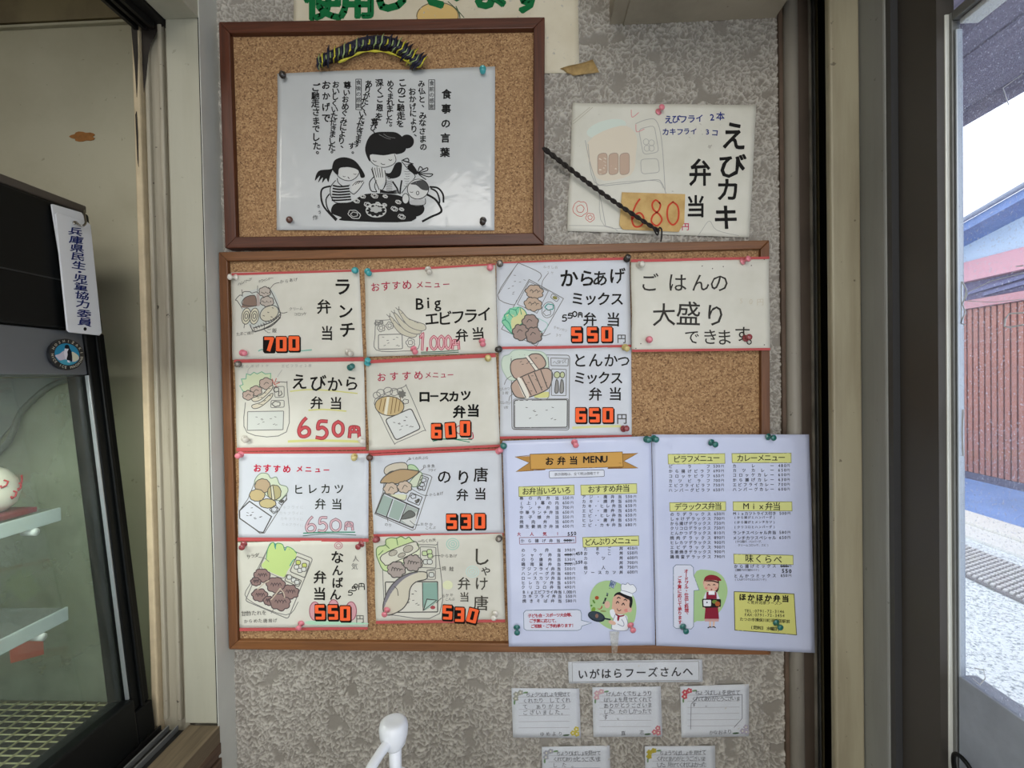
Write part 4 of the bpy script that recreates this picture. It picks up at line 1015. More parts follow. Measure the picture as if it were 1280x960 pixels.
for t, a, b, z in (('え', 635, 262, 21), ('び', 800, 275, 22), ('か', 950, 285, 20), ('ら', 1100, 278, 20)): s.text(t, a, b, size=z, color=BK, bold=.015)
s.text('弁当', 790, 450, 962, 455, 16.5, BK, .018)
s.stroke('d2cf86', 1.6, [(555, 350), (700, 335), (900, 342), (1150, 368)]); s.stroke('d2cf86', 1.8, [(720, 518), (850, 510), (1050, 525)]); s.stroke('d6d48c', 3, [(540, 795), (800, 785), (1180, 795)])
handnum(s, '650円', [(625, 590, 735, 750), (780, 610, 890, 765), (935, 620, 1030, 745), (1078, 665, 1170, 755)], [('8c2a32', 4.6), ('c9555a', 3.0)]); s.done()

# row 2 column 2
K = (455, 440, 7.111)
s = card('menu card for the pork loin cutlet lunch priced 600', [(457, 454.5), (620, 446), (625, 556), (461.5, 563)], 0.0123, K, seed=16,
         strips=[[(457, 450.5), (619, 441.5), (620, 446.5), (457, 454.5)], [(461.5, 563), (625, 555.5), (625.5, 558.5), (461.5, 566.5)]])
s.text('おすすめ', 160, 222, 485, 205, 12.5, RD, .012, jit=.8); s.text('メニュー', 572, 205, 770, 203, 8.5, RD, .012, jit=.5)
for t, a, b, z in (('ロ', 538, 395, 16), ('ー', 625, 392, 12), ('ス', 715, 398, 14), ('カ', 800, 395, 14), ('ツ', 905, 385, 14)): s.text(t, a, b, size=z, color='0f0d0c', bold=.04)
s.text('弁当', 848, 530, 972, 520, 16.5, '0f0d0c', .035)
o = [(100, 420), (160, 590), (265, 800), (300, 800), (525, 700), (535, 670), (385, 320), (350, 312)]; s.stroke(PC, .9, o, True)
q = rrect([(190, 600), (420, 500), (505, 680), (285, 785)], .13); s.fill('dadbd8', q, False); s.stroke(PD, 1.3, q, True, False); rice(s, [(220, 620), (400, 530), (470, 680), (300, 740)], PD, 11)
for cx, cy, r in ((115, 385, 32), (150, 365, 36), (215, 350, 40), (270, 355, 36), (320, 345, 26)): s.stroke(PC, .9, ell(cx, cy, r, r * .9), True)
p = ell(228, 480, 128, 86, 5); s.fill('c9b184', p); s.stroke(PD, 1, p, True)
for k in range(6): x = 145 + k * 34; s.stroke('7a5f3c', .9, [(x + 12, 405 - (2 if k > 1 else -12)), (x - 8, 550 - abs(k - 3) * 12)], smooth=False)
s.fill('e6e0cc', [(205, 400), (228, 400), (205, 560), (180, 550)], False)
s.fill('77756f', bumpy(338, 375, 34, 32, 7, .3, 0, 4)); s.stroke(PD, .8, bumpy(370, 440, 26, 20, 5, .3), True)
s.stroke(RD, 1, ell(845, 690, 25, 35), True); s.stroke(RD, 1.2, [(930, 770), (970, 765), (965, 715)]); s.stroke(GN, 1, [(615, 792), (750, 770), (940, 800)]); s.stroke(GN, 1, [(700, 775), (860, 775), (960, 778)])
stickers(s, '600', [(645, 703), (768, 695), (900, 678)], 13.5, 20, [0, -4, 0]); s.done()

# row 2 column 3
K = (615, 425, 7.111)
s = card('menu card for the pork cutlet mix lunch priced 650', [(623.5, 437), (789, 434), (789.5, 544.5), (625.5, 546.5)], 0.0125, K, PAPER_W, seed=17,
         strips=[[(625, 545.5), (789.5, 543.5), (789.5, 546), (625, 548.5)]])
o = rrect([(170, 130), (690, 135), (685, 800), (178, 795)], .05); s.stroke(PC, 1, o, True, False)
lf = [(180, 360), (110, 300), (85, 220), (100, 150), (150, 130), (190, 95), (260, 85), (340, 95), (440, 105), (490, 150), (500, 240), (400, 300)]
s.fill('d0dccc', lf); s.stroke('a3b8a8', .9, lf, True)
q = rrect([(200, 535), (670, 530), (668, 775), (200, 780)], .06); s.fill('dadddc', q, False); s.stroke(PD, 1.2, q, True, False); s.stroke(PC, .8, rrect([(190, 525), (680, 522), (678, 785), (192, 790)], .06), True, False); rice(s, [(230, 570), (620, 560), (620, 740), (240, 740)], PD, 9)
s.fill('d9d78f', [(400, 480), (500, 460), (500, 508), (380, 510)]); s.stroke(PC, .8, [(500, 150), (505, 505), (380, 512)])
p1 = [(165, 220), (200, 175), (300, 160), (355, 125), (430, 130), (475, 190), (465, 240), (380, 275), (230, 345), (175, 300)]; s.fill('c2a898', p1); s.stroke(PD, 1.3, p1, True)
s.fill('ebe6da', [(305, 160), (330, 148), (410, 255), (385, 272)]); s.stroke(PD, 1, [(305, 160), (385, 272)]); s.stroke(PD, 1, [(330, 148), (410, 255)])
p2 = [(170, 410), (220, 350), (360, 285), (480, 250), (535, 290), (530, 370), (490, 440), (340, 505), (250, 515), (200, 490)]; s.fill('c2a898', p2); s.stroke(PD, 1.3, p2, True)
s.fill('ebe6da', [(225, 355), (260, 345), (330, 490), (290, 512)])
for k in range(5): s.stroke(PD, 1.2, [(225 + k * 55 - (k > 0) * 12, 355 - k * 22), (300 + k * 48, 512 - k * 22)])
rice(s, p1, PD, 6, 3); rice(s, p2, PD, 8, 4)
s.stroke(PC, .9, rrect([(523, 160), (678, 165), (675, 230), (525, 228)], .06), True, False); s.text('ヘタバズ', 560, 200, 645, 190, 6, PC, jit=1)
s.stroke(PC, .9, rrect([(530, 258), (660, 262), (658, 495), (528, 492)], .04), True, False)
s.fill('c9cfa4', ell(578, 310, 26, 28)); s.stroke(PD, 1, ell(578, 310, 26, 28), True); s.fill('c9cfa4', ell(625, 310, 20, 26)); s.stroke(PD, 1, ell(625, 310, 20, 26), True)
for x in (575, 620): s.fill('9a9894', [(x - 16, 465), (x - 10, 380), (x, 350), (x + 14, 380), (x + 14, 460)]); s.stroke(PD, 1, [(x - 16, 465), (x - 10, 380), (x, 350), (x + 14, 380), (x + 14, 460)], True)
s.stroke(PC, .8, [(170, 320), (130, 350), (110, 395)]); s.stroke(PC, .8, [(190, 480), (160, 500), (150, 540)])
s.text('とんかつ', 75, 435, 145, 430, 4.2, PC, jit=1); s.text('2枚', 100, 472, 130, 468, 4.5, PC, jit=1); s.text('ヒレカツ', 85, 555, 155, 560, 4.5, PC, jit=1); s.text('1枚', 108, 600, 130, 598, 4.5, PC, jit=1)
for t, a, b, z in (('と', 780, 180, 19), ('ん', 920, 178, 19), ('か', 1055, 180, 18), ('つ', 1170, 185, 17)): s.text(t, a, b, size=z, color=BK, bold=.012)
s.text('ミックス', 780, 335, 1105, 335, 17, BK, .016, jit=.3); s.text('弁当', 918, 480, 1095, 478, 17.5, BK, .015)
s.stroke('dcdca0', 3, [(720, 780), (900, 770), (1140, 765)]); s.text('円', 1153, 698, size=14, color=PD, bold=.01)
stickers(s, '650', [(790, 668), (910, 668), (1030, 668)], 14, 19.5); s.done()

# row 3 column 1
K = (290, 560, 7.314)
s = card('menu card for the fillet cutlet lunch with pink outlined 650', [(299.5, 565), (461, 566.5), (460.5, 673), (298, 672.5)], 0.0127, K, PAPER_W, seed=18,
         strips=[[(300, 564.5), (461, 563.5), (461, 566.5), (300, 567)], [(297.5, 671.5), (461, 673), (461, 677), (297.5, 676)]])
s.text('おすすめ', 235, 180, 505, 190, 10.5, 'c4123a', .03, jit=.5); s.text('メニュー', 622, 190, 865, 200, 8.5, 'c4123a', .03, jit=.4)
s.text('ヒレカツ', 612, 375, 980, 372, 13.5, '23281c', .012, jit=.4); s.text('弁当', 810, 510, 960, 512, 14.5, '23281c', .012)
o = [(72, 575), (150, 465), (230, 270), (510, 370), (500, 460), (300, 775), (260, 780), (72, 620)]; s.stroke(PC, 1, o, True, False)
q = [(75, 570), (165, 485), (365, 625), (290, 770), (250, 765), (75, 640)]; s.fill('d5d8e0', q, False); s.stroke(PD, 1.4, q, True, False); rice(s, [(110, 570), (180, 520), (330, 640), (270, 730), (110, 620)], PD, 10)
lf = [(215, 330), (225, 270), (270, 230), (330, 235), (360, 275), (410, 265), (440, 330), (500, 350), (515, 390), (480, 440), (420, 480), (300, 420)]; s.fill('ccd4bc', lf); s.stroke('7d8c7c', 1, lf, True)
for cx, cy, rx, ry, cc in ((285, 345, 70, 65, 'b8a284'), (235, 430, 70, 55, 'c4b084'), (330, 505, 75, 42, 'c6b688'), (390, 405, 62, 68, 'b4aa80')): s.fill(cc, ell(cx, cy, rx, ry)); s.stroke(PD, 1, bumpy(cx, cy, rx, ry, 9, .03, 0, cx), True)
s.fill('dad6c0', [(358, 350), (378, 345), (395, 465), (370, 465)], False); s.stroke(PD, 1, [(358, 350), (370, 465)]); s.stroke(PD, 1, [(378, 345), (395, 465)])
s.stroke(PD, .9, rrect([(430, 500), (500, 430), (505, 470), (455, 520)], .1), True, False); s.fill('5c5a56', bumpy(458, 485, 22, 16, 5, .3)); s.stroke(PD, .9, rrect([(345, 560), (400, 520), (440, 565), (385, 600)], .1), True, False); s.stroke(PD, .9, bumpy(390, 560, 26, 22, 6, .3), True)
for k in range(4): s.text('カキフライに', 440 + 10 * k, 540 + 52 * k - (k == 0) * 0, 640, 540 + 54 * k, 4.6, 'c6c8cc', jit=1)
handnum(s, '650円', [(675, 630, 770, 765), (785, 630, 875, 758), (900, 650, 1000, 758), (1035, 680, 1105, 745)], [('7a5a66', 3.4), ('d9b4bc', 1.9)])
s.stroke(GN, 1.4, [(655, 778), (880, 768), (1125, 768)]); s.stroke('4a6a58', .9, [(650, 802), (880, 780), (1135, 795)]); s.done()

# row 3 column 2
K = (455, 555, 7.111)
s = card('menu card for the seaweed and fried chicken lunch priced 530', [(463, 569.5), (627, 562.5), (629.5, 667), (467, 668.5)], 0.0129, K, PAPER_W, seed=19,
         strips=[[(463, 567), (627, 560), (627, 562.5), (463, 570)], [(467, 667.5), (629.5, 666), (629.5, 669), (467, 670.5)]])
o = [(180, 350), (170, 430), (98, 620), (430, 765), (455, 755), (605, 295), (590, 280), (480, 250)]; s.stroke(PC, 1, o, True, False)
q = [(180, 435), (490, 575), (435, 745), (105, 610)]; s.stroke(PD, 1.6, q, True, False); s.fill('9fb0a8', [(175, 450), (255, 485), (205, 640), (115, 605)], False); s.fill('9fb0a8', [(270, 490), (370, 535), (310, 680), (220, 645)], False); s.fill('a9b2ac', [(385, 540), (485, 582), (430, 735), (325, 690)], False)
s.fill('d4d5d2', [(330, 665), (430, 640), (470, 600), (440, 730)]); s.fill('70726e', [(330, 665), (400, 590), (455, 620), (430, 650)]); s.stroke(PD, 1, [(330, 665), (400, 590), (455, 620), (430, 650)], True)
s.stroke(PD, 1.2, [(258, 488), (200, 650)]); s.stroke(PD, 1.2, [(380, 535), (320, 690)])
s.fill('d0d6c0', [(400, 350), (490, 250), (520, 280), (500, 360), (440, 380)]); s.stroke('6f8a70', 1, [(400, 350), (490, 250), (520, 280), (500, 360), (440, 380)], True)
s.fill('b8cfa8', [(390, 220), (400, 185), (450, 190), (490, 240), (440, 240)]); s.stroke('5f8a60', 1, [(390, 220), (400, 185), (450, 190), (490, 240), (440, 240)], True)
p = [(180, 240), (200, 200), (270, 170), (360, 165), (390, 200), (370, 235), (250, 240), (200, 270)]; s.fill('ccc2b0', p); s.stroke(PD, 1, p, True)
p = [(148, 340), (200, 275), (320, 225), (460, 235), (490, 250), (400, 315), (300, 350), (200, 345)]; s.fill('b59a76', p); s.stroke(PD, 1.2, p, True)
for cx, cy in ((240, 395), (362, 380)): s.fill('c9b6a4', bumpy(cx, cy, 64, 52, 7, .14, 0, cx)); s.stroke(PD, 1.1, bumpy(cx, cy, 64, 52, 7, .14, 0, cx), True); s.stroke(PD, .8, [(cx - 20, cy + 20), (cx, cy - 15), (cx + 25, cy)])
s.fill('d9dabb', [(230, 450), (380, 450), (360, 495), (290, 480)]); s.stroke(PC, .9, [(380, 450), (355, 500), (180, 430)])
s.stroke(PD, 1, rrect([(510, 275), (575, 300), (540, 415), (470, 385)], .12), True, False); s.stroke(PD, 1, rrect([(420, 430), (520, 470), (490, 545), (385, 500)], .12), True, False)
for cx, cy in ((530, 320), (515, 360), (500, 390), (440, 465)): s.stroke(PD, .9, bumpy(cx, cy, 24, 18, 5, .25, 0, cy), True)
s.fill('55544f', ell(478, 505, 26, 14, -50)); s.fill('77756f', ell(465, 505, 14, 10))
for a in ([(380, 160), (395, 140), (420, 132)], [(480, 250), (520, 225), (535, 205)], [(420, 395), (520, 450), (570, 455)], [(205, 640), (215, 690)], [(410, 680), (450, 715), (495, 718)]): s.stroke(PD, .7, a)
s.text('ちくわ天ぷら', 410, 128, 560, 120, 4.3, PD, jit=1); s.text('白身魚', 540, 195, 615, 192, 4.5, PD, jit=1); s.text('フライ', 580, 232, 630, 230, 3.8, PD, jit=1); s.text('からあげ', 595, 450, 690, 438, 4.5, PD, jit=1); s.text('のり', 200, 712, 235, 718, 4.5, PD, jit=1); s.text('おかか', 515, 712, 595, 712, 4.5, PD, jit=1); s.text('こんぶ', 560, 745, 625, 740, 4.3, PD, jit=1)
for t, a, b, z in (('の', 715, 288, 19), ('り', 885, 295, 20), ('唐', 1040, 270, 19)): s.text(t, a, b, size=z, color=BK, bold=.014)
s.text('弁当', 875, 450, 1035, 440, 16, BK, .016)
stickers(s, '530', [(780, 690), (905, 688), (1030, 685)], 14, 20); s.done()

# row 4 column 1
K = (290, 665, 7.111)
s = card('menu card for the sweet vinegar fried chicken lunch priced 550, lettuce drawing', [(297, 677.5), (457, 675), (460, 784.5), (300, 785.5)], 0.0131, K, seed=20,
         strips=[[(300, 784.5), (460, 783.5), (460, 786.5), (300, 788.5)]])
o = rrect([(345, 90), (720, 235), (500, 770), (120, 610)], .06); s.stroke(PC, 1.1, o, True, False); s.stroke(PC, .9, [(330, 130), (180, 430), (135, 590), (480, 735), (590, 620)])
lf = [(305, 240), (320, 150), (350, 100), (375, 95), (385, 140), (400, 100), (450, 110), (470, 160), (490, 130), (540, 150), (575, 190), (550, 260), (490, 350), (460, 400), (270, 310)]
s.fill('c3d88c', lf); s.stroke('4f9a6c', 1, lf[:11]); s.stroke(PC, .8, [(260, 280), (270, 325), (350, 370), (450, 410), (480, 380)]); 
for a in ([(385, 100), (388, 150)], [(470, 165), (485, 130)], [(515, 300), (545, 250), (570, 240)]): s.stroke('3f8a9c', 1, a)
for cx, cy, r in ((270, 385, 72), (215, 440, 45), (390, 470, 85), (250, 560, 70), (330, 610, 50), (430, 620, 92), (520, 530, 75)):
    s.fill('957b76', bumpy(cx, cy, r, r * .8, 7, .13, 10, cx)); s.stroke('54464a', 1.2, bumpy(cx, cy, r, r * .8, 7, .13, 10, cx), True)
    for k in range(4): s.stroke('54464a', .9, [(cx - r * .5 + k * r * .25, cy + (k % 2) * 12), (cx - r * .4 + k * r * .28, cy - 18), (cx - r * .25 + k * r * .28, cy + 4)])
for a in ([(230, 510), (280, 460), (330, 430)], [(350, 600), (400, 540), (430, 500)], [(430, 500), (460, 540), (470, 580)]): s.stroke('c9b9a6', 1.3, a)
s.stroke(PD, 1, rrect([(575, 215), (695, 260), (650, 405), (515, 350)], .12), True, False); s.stroke(PD, 1, rrect([(490, 375), (620, 430), (595, 485), (470, 430)], .2), True, False)
for cx, cy, cc in ((590, 270, 'c9cf74'), (645, 295, 'c9cf74'), (575, 310, 'd8d8d4'), (605, 340, 'd8d8d4'), (640, 330, 'd8d8d4'), (510, 400, 'd8d8d4'), (550, 425, 'd8d8d4'), (580, 445, 'd8d8d4')): s.fill(cc, ell(cx, cy, 22, 22)); s.stroke(PD, .9, bumpy(cx, cy, 22, 20, 4, .15), True)
s.stroke(PC, .7, [(240, 222), (290, 230), (330, 262)]); s.stroke(PC, .7, [(375, 680), (350, 720)])
s.text('サラダ', 150, 215, 220, 205, 6, PD, jit=1); s.text('甘酢たれを', 105, 722, 290, 712, 6.6, PD, jit=.7); s.text('からめた唐揚げ', 125, 790, 385, 782, 5.4, PD, jit=.7)
for t, a, b, z in (('な', 938, 222, 17), ('ん', 940, 338, 14.5), ('ば', 940, 448, 14.5), ('ん', 922, 552, 15), ('弁', 785, 398, 17), ('当', 782, 545, 17)): s.text(t, a, b, size=z, color=BK, bold=.02)
s.text('人気', 1100, 235, 1092, 305, 8.5, PC, jit=.5); handnum(s, '550円', [(1030, 515, 1075, 560), (1060, 480, 1110, 520), (1085, 460, 1120, 495), (1125, 455, 1180, 510)], [(BK, 1.1)])
s.stroke('c58a94', 1, ell(948, 118, 34, 30), True); s.stroke('c58a94', .9, ell(948, 118, 18, 15), True)
for cx, cy in ((770, 700), (905, 680), (1060, 700)): s.fill('d6a0a8', ell(cx - (cx < 800) * 30, cy, 48, 82)); s.stroke('a05868', 1, ell(cx - (cx < 800) * 30, cy, 48, 82), True)
s.fill('b4dcc0', [(650, 800), (740, 785), (1100, 800), (1200, 805), (1190, 818), (900, 822), (700, 820)]); s.text('円', 1140, 768, size=11, color=PD, bold=0)
stickers(s, '550', [(785, 710), (900, 712), (1008, 722)], 13.5, 20, [0, 0, 0]); s.done()

# row 4 column 2
K = (455, 660, 7.111)
s = card('menu card for the salmon and fried chicken lunch priced 530, fish fillet drawing', [(467, 671), (628, 666.5), (631.5, 776.5), (470, 777.5)], 0.0133, K, seed=21,
         strips=[[(470, 776), (631.5, 774), (631.5, 777.5), (470, 779.5)]])
o = rrect([(165, 150), (655, 150), (670, 765), (195, 765)], .03); s.stroke(PC, 1, [(490, 148), (640, 150), (655, 170), (672, 760), (230, 770)], False); s.stroke(PC, .9, [(165, 350), (180, 720)])
lf = [(200, 385), (125, 280), (110, 200), (130, 165), (190, 150), (195, 105), (240, 85), (290, 90), (330, 75), (370, 95), (400, 80), (430, 110), (470, 130), (490, 170), (480, 250), (400, 280)]
s.fill('c8d8a0', lf); s.fill('e0e2c8', [(180, 220), (460, 130), (480, 250), (230, 330), (150, 260)]); s.stroke('5a7a50', 1.1, lf, True)
for a in ([(190, 145), (225, 180)], [(290, 90), (300, 150)], [(130, 240), (170, 200)]): s.stroke('5a7a50', 1, a)
p = [(160, 240), (430, 125), (475, 150), (470, 205), (230, 320), (180, 320)]; s.fill('d8d5c6', p); s.stroke(PD, 1.1, p, True)
for cx, cy, rx, ry in ((258, 222, 38, 24), (392, 185, 44, 30), (335, 240, 34, 18)): s.fill('b7b0a2', ell(cx, cy, rx, ry, -20)); s.stroke(PD, .8, ell(cx, cy, rx, ry, -20), True)
for cx, cy, r in ((290, 370, 80), (435, 310, 82)):
    s.fill('ada09a', bumpy(cx, cy, r, r * .88, 8, .13, 0, cx)); s.stroke(PD, 1.3, bumpy(cx, cy, r, r * .88, 8, .13, 0, cx), True)
    for k in range(4): s.stroke(PD, 1, [(cx - 45 + k * 24, cy + 10), (cx - 35 + k * 24, cy - 22 + k * 6), (cx - 18 + k * 24, cy - 4)])
s.stroke(PD, 1.3, rrect([(190, 480), (655, 475), (655, 745), (195, 750)], .03), True, False); rice(s, [(220, 500), (500, 520), (520, 720), (380, 720)], PD, 12)
s.fill('8fb0a4', [(520, 485), (650, 482), (655, 640), (600, 700), (530, 735)], False); s.stroke(PD, 1.1, [(520, 485), (525, 735), (560, 630), (640, 640)], False, False); s.fill('b5cfc4', [(530, 730), (560, 632), (645, 640), (590, 700)], False); s.stroke(PD, 1, [(530, 730), (560, 632), (645, 640)], True, False)
s.fill('b0555a', ell(612, 705, 22, 16))
fish = [(170, 720), (180, 640), (230, 530), (320, 440), (430, 395), (540, 390), (565, 420), (550, 455), (460, 480), (410, 540), (395, 640), (340, 720), (240, 770), (190, 765)]
s.fill('d3ccba', fish); s.fill('85828a', [(170, 720), (180, 640), (230, 530), (320, 440), (430, 395), (520, 385), (430, 412), (340, 465), (255, 560), (205, 650)]); s.stroke(PD, 1.3, fish, True); s.stroke(PD, .9, [(270, 520), (295, 545), (305, 600)])
s.stroke(PC, 1, rrect([(500, 165), (640, 170), (640, 355), (505, 350)], .08), True, False); s.stroke(PC, 1, rrect([(560, 375), (635, 375), (635, 455), (560, 455)], .1), True, False)
for cx, cy, cc in ((540, 225, 'c8d8a8'), (583, 210, 'c8d8a8'), (590, 248, 'c8d8a8'), (550, 300, 'd8dad4'), (585, 300, 'd8dad4'), (600, 415, 'd8dad4')): s.fill(cc, ell(cx, cy, 24, 24)); s.stroke(PD, .9, bumpy(cx, cy, 24, 22, 4, .15), True)
for a in ([(480, 120), (510, 115)], [(600, 255), (640, 243), (680, 245)], [(560, 375), (620, 365), (680, 356)], [(640, 665), (690, 620)]): s.stroke(PD, .7, a)
s.text('ちくわ天', 525, 112, 625, 105, 5, PD, jit=1); s.text('からあげ', 700, 245, 810, 243, 5, PD, jit=1); s.text('焼鮭', 710, 358, 780, 358, 6, PD, jit=1); s.text('おかか', 705, 600, 780, 592, 4.5, PD, jit=1); s.text('こんぶ', 735, 632, 795, 628, 4.3, PD, jit=1)
for cx, cy, cc in ((790, 140, 'a8d2c4'), (965, 385, 'c8e2dc')):
    for q in (55, 35, 15): s.stroke(cc, 1, ell(cx, cy, q, q * .9), True)
s.fill('e4e6c0', ell(745, 505, 45, 40))
for t, a, b, z in (('し', 1040, 250, 24), ('ゃ', 1085, 370, 15), ('け', 1045, 490, 18), ('唐', 1040, 665, 20)): s.text(t, a, b, size=z, color='4a463f', bold=.008)
s.text('弁', 890, 490, size=17, color='4a463f', bold=.008); s.text('当', 893, 610, size=13, color='4a463f', bold=.008)
stickers(s, '530', [(742, 750), (848, 770), (965, 778)], 13, 19.5, [3, 2, 14]); s.done()

# ================================================================== PRINTED, LAMINATED MENUS
prefetch(''.join(chr(c) for c in range(0x3041, 0x3094)) + ''.join(chr(c) for c in range(0x30a1, 0x30f7)) + '0123456789,円弁当幕内上中華様焼肉豚生姜大人気揚唐鶏南蛮重丼牛他子会等予算応相談約承仕出料理付味比・ー！、()', 0.0)
LM = '4c4c55'
def rows(s, items, x0, x1, px0, px1, ex, ks=5.0, color=LM):
    for y, nm, pr in items:
        n = len(nm); s.text(nm, x0, y, x1, y - 1.5, ks, color, 0.012)
        if pr: s.text(pr, px0, y - 2, px1, y - 2.5, ks * 1.05, color, 0.008); s.text('円', ex, y - 3, size=ks * .8, color=color)
def heading(s, q, t, x0, y0, x1, y1, z, bold=.008):
    s.fill('d8da90', q, False); s.rect_out('8a8a58', .7, q); s.text(t, x0, y0, x1, y1, z, '2c2a28', bold)
A = (625, 540, 6.4)
s = Sheet('printed_menu', 'laminated printed lunch menu with tan ribbon title and chef drawing', 'menu', [(628, 551), (814, 545), (819, 806), (636, 808)], 0.0205, A, PAPER_L, 'laminated printed menus', amp=0.0016, seed=31)
s.fill('b98a4a', [(120, 198), (270, 190), (270, 305), (125, 317), (235, 245)], False); s.fill('b98a4a', [(950, 172), (1103, 168), (990, 232), (1105, 288), (950, 292)], False)
s.fill('cf9f55', [(240, 177), (978, 158), (985, 278), (245, 298)], False); s.rect_out('6b4f2c', .7, [(240, 177), (978, 158), (985, 278), (245, 298)])
s.stroke('6b4f2c', .6, [(240, 185), (120, 198), (235, 245), (128, 316), (360, 302)], False, False); s.stroke('6b4f2c', .6, [(980, 178), (1103, 168), (990, 232), (1105, 288), (860, 292)], False, False)
s.fill('8a5e2c', [(245, 298), (365, 293), (362, 303), (260, 303)], False); s.fill('8a5e2c', [(860, 282), (985, 278), (975, 290), (862, 290)], False)
s.text('お弁当', 395, 232, 588, 226, 11, '1c1a1a', .03); s.text('MENU', 690, 220, 836, 216, 11.5, '1c1a1a', .03)
q = rrect([(393, 312), (832, 302), (834, 355), (395, 368)], .2); s.fill('dfe2ee', q, False); s.stroke('55555f', .7, q, True, False); s.text('表示価格は、全て税込価格です', 448, 338, 782, 328, 4.2, '4a4a50')
heading(s, [(150, 437), (592, 423), (594, 500), (152, 514)], 'お弁当いろいろ', 205, 472, 540, 463, 9.5); heading(s, [(645, 424), (1092, 412), (1094, 489), (648, 503)], 'おすすめ弁当', 730, 457, 1008, 448, 9.5)
rows(s, [(527, '幕の内弁当', '550'), (565, '(上)幕の内', '650'), (603, 'ランチ弁当', '700'), (641, '中華ランチ弁当', '650'), (679, 'お子様弁当', '550'), (716, '焼肉弁当', '600'), (753, '豚生姜焼き弁当', '650')], 172, 455, 508, 545, 575)
rows(s, [(517, 'アジ・唐弁当', '550'), (553, 'カキ・唐弁当', '600'), (590, 'カキ・ヒレ弁当', '650'), (628, 'エビ・唐弁当', '650'), (666, 'エビ・ヒレ弁当', '650'), (704, 'ヒレ・唐弁当', '650'), (743, 'エビ・カキ弁当', '680')], 670, 957, 1010, 1048, 1077)
s.text('大人気!', 152, 815, 460, 810, 5, 'b03a48', .02); s.text('550', 548, 812, 600, 808, 6.5, '111111', .02, jit=.6)
s.stroke('8a4a58', .6, rrect([(155, 843), (605, 832), (606, 884), (157, 896)], .1), True, False); rows(s, [(868, 'から揚げ弁当', '500')], 180, 465, 518, 558, 583)
s.stroke('222222', 1.3, [(510, 864), (570, 862)])
Bv = (625, 665, 6.195); s.v = Bv
heading(s, [(640, 40), (1073, 29), (1075, 103), (643, 115)], 'どんぶりメニュー', 680, 76, 1038, 62, 9.5)
rows(s, [(139, 'のり弁当', '390'), (176, 'シャケ弁当', '400'), (212, 'のり唐弁当', '530'), (248, '鶏南蛮弁当', '500'), (284, 'アジフライ弁当', '500'), (320, 'ハンバーグ弁当', '480'), (356, 'ロースカツ弁当', '600'), (391, 'ヒレカツ弁当', '650'), (426, 'クリコロ弁当', '490')], 180, 455, 507, 545, 570)
rows(s, [(463, 'Bigエビフライ弁当', '1,000')], 185, 462, 495, 550, 575); rows(s, [(496, 'カキフライ弁当', '550'), (532, '焼きそば弁当', '580')], 188, 462, 515, 550, 577)
for y, t in ((172, '450'), (240, '550')): s.stroke('222222', 1.3, [(500, y), (555, y - 1)]); s.text(t, 592, y - 8, 630, y - 12, 5.5, '111111', .02, jit=.6)
rows(s, [(127, 'たまご丼', '450'), (163, 'おやこ丼', '550'), (200, 'カツ丼', '600'), (237, '牛丼', '700'), (272, '他人丼', '750'), (309, 'ソースカツ丼', '600')], 662, 937, 992, 1028, 1052)
q = [(200, 605), (600, 597), (622, 605), (630, 630), (630, 680), (708, 700), (632, 725), (625, 748), (600, 758), (205, 758), (186, 745), (182, 625)]; s.fill('d6daea', q, False); s.stroke('6a7f96', .7, q, True, False)
s.text('子ども会・スポーツ大会等、', 230, 645, 560, 636, 5, 'b03040', .03); s.text('ご予算に応じて、', 240, 684, 440, 682, 5, 'b03040', .03); s.text('ご相談・ご予約承ります！', 252, 725, 570, 718, 5, 'b03040', .03)
s.v = (725, 720, 12.0)
gp = [(150, 450), (150, 280), (210, 150), (310, 80), (430, 60), (560, 90), (680, 160), (790, 280), (840, 430), (830, 600), (790, 700), (650, 790), (460, 790), (300, 700), (180, 560)]; s.fill('a9c890', gp)
s.stroke('55607a', 2.4, [(345, 400), (440, 180)], smooth=False); s.stroke('2c2c38', 2, [(350, 400), (405, 275)], smooth=False)
s.fill('5f6f90', [(430, 145), (460, 50), (545, 90), (500, 180)], False)
for k in range(3): s.stroke('b9c4d4', .9, [(455 + k * 22, 150 + k * 8), (478 + k * 24, 70 + k * 12)], smooth=False)
s.fill('a8502f', ell(250, 317, 30, 28)); s.fill('5f8a3c', ell(205, 375, 14, 32, -30)); s.fill('4f8a3c', ell(168, 435, 16, 14)); s.fill('7aa03c', ell(200, 495, 28, 40, 20)); s.fill('b05040', [(255, 475), (300, 480), (325, 430), (330, 470), (290, 495)]); s.fill('8f9a60', ell(345, 518, 45, 14, 5))
s.fill('26313c', ell(245, 600, 132, 76, 18)); s.fill('3a4650', ell(240, 592, 112, 58, 18)); s.fill('8a6a5c', ell(250, 590, 24, 32)); s.stroke('2c3540', 2, [(370, 630), (450, 645)])
s.fill('d9b3a0', ell(405, 420, 42, 55)); s.fill('d9ad98', [(480, 400), (500, 300), (580, 260), (700, 300), (760, 400), (770, 480), (720, 530), (640, 560), (540, 555), (480, 500)])
s.fill('1e1c22', [(505, 300), (530, 250), (600, 230), (700, 260), (770, 300), (785, 380), (760, 475), (735, 440), (740, 360), (690, 330), (640, 300), (560, 270)]); s.fill('d98a84', ell(695, 505, 38, 24)); s.fill('d9b0a0', ell(740, 500, 34, 36))
s.fill('e8ebf2', [(615, 205), (610, 150), (630, 110), (680, 120), (710, 95), (750, 125), (790, 120), (835, 170), (835, 220), (780, 255), (770, 300), (610, 240)]); s.stroke('8a90a8', .7, [(615, 205), (610, 150), (630, 110), (680, 120), (710, 95), (750, 125), (790, 120), (835, 170), (835, 220), (780, 255)]); s.stroke('8a90a8', .7, [(612, 205), (700, 225), (780, 255)])
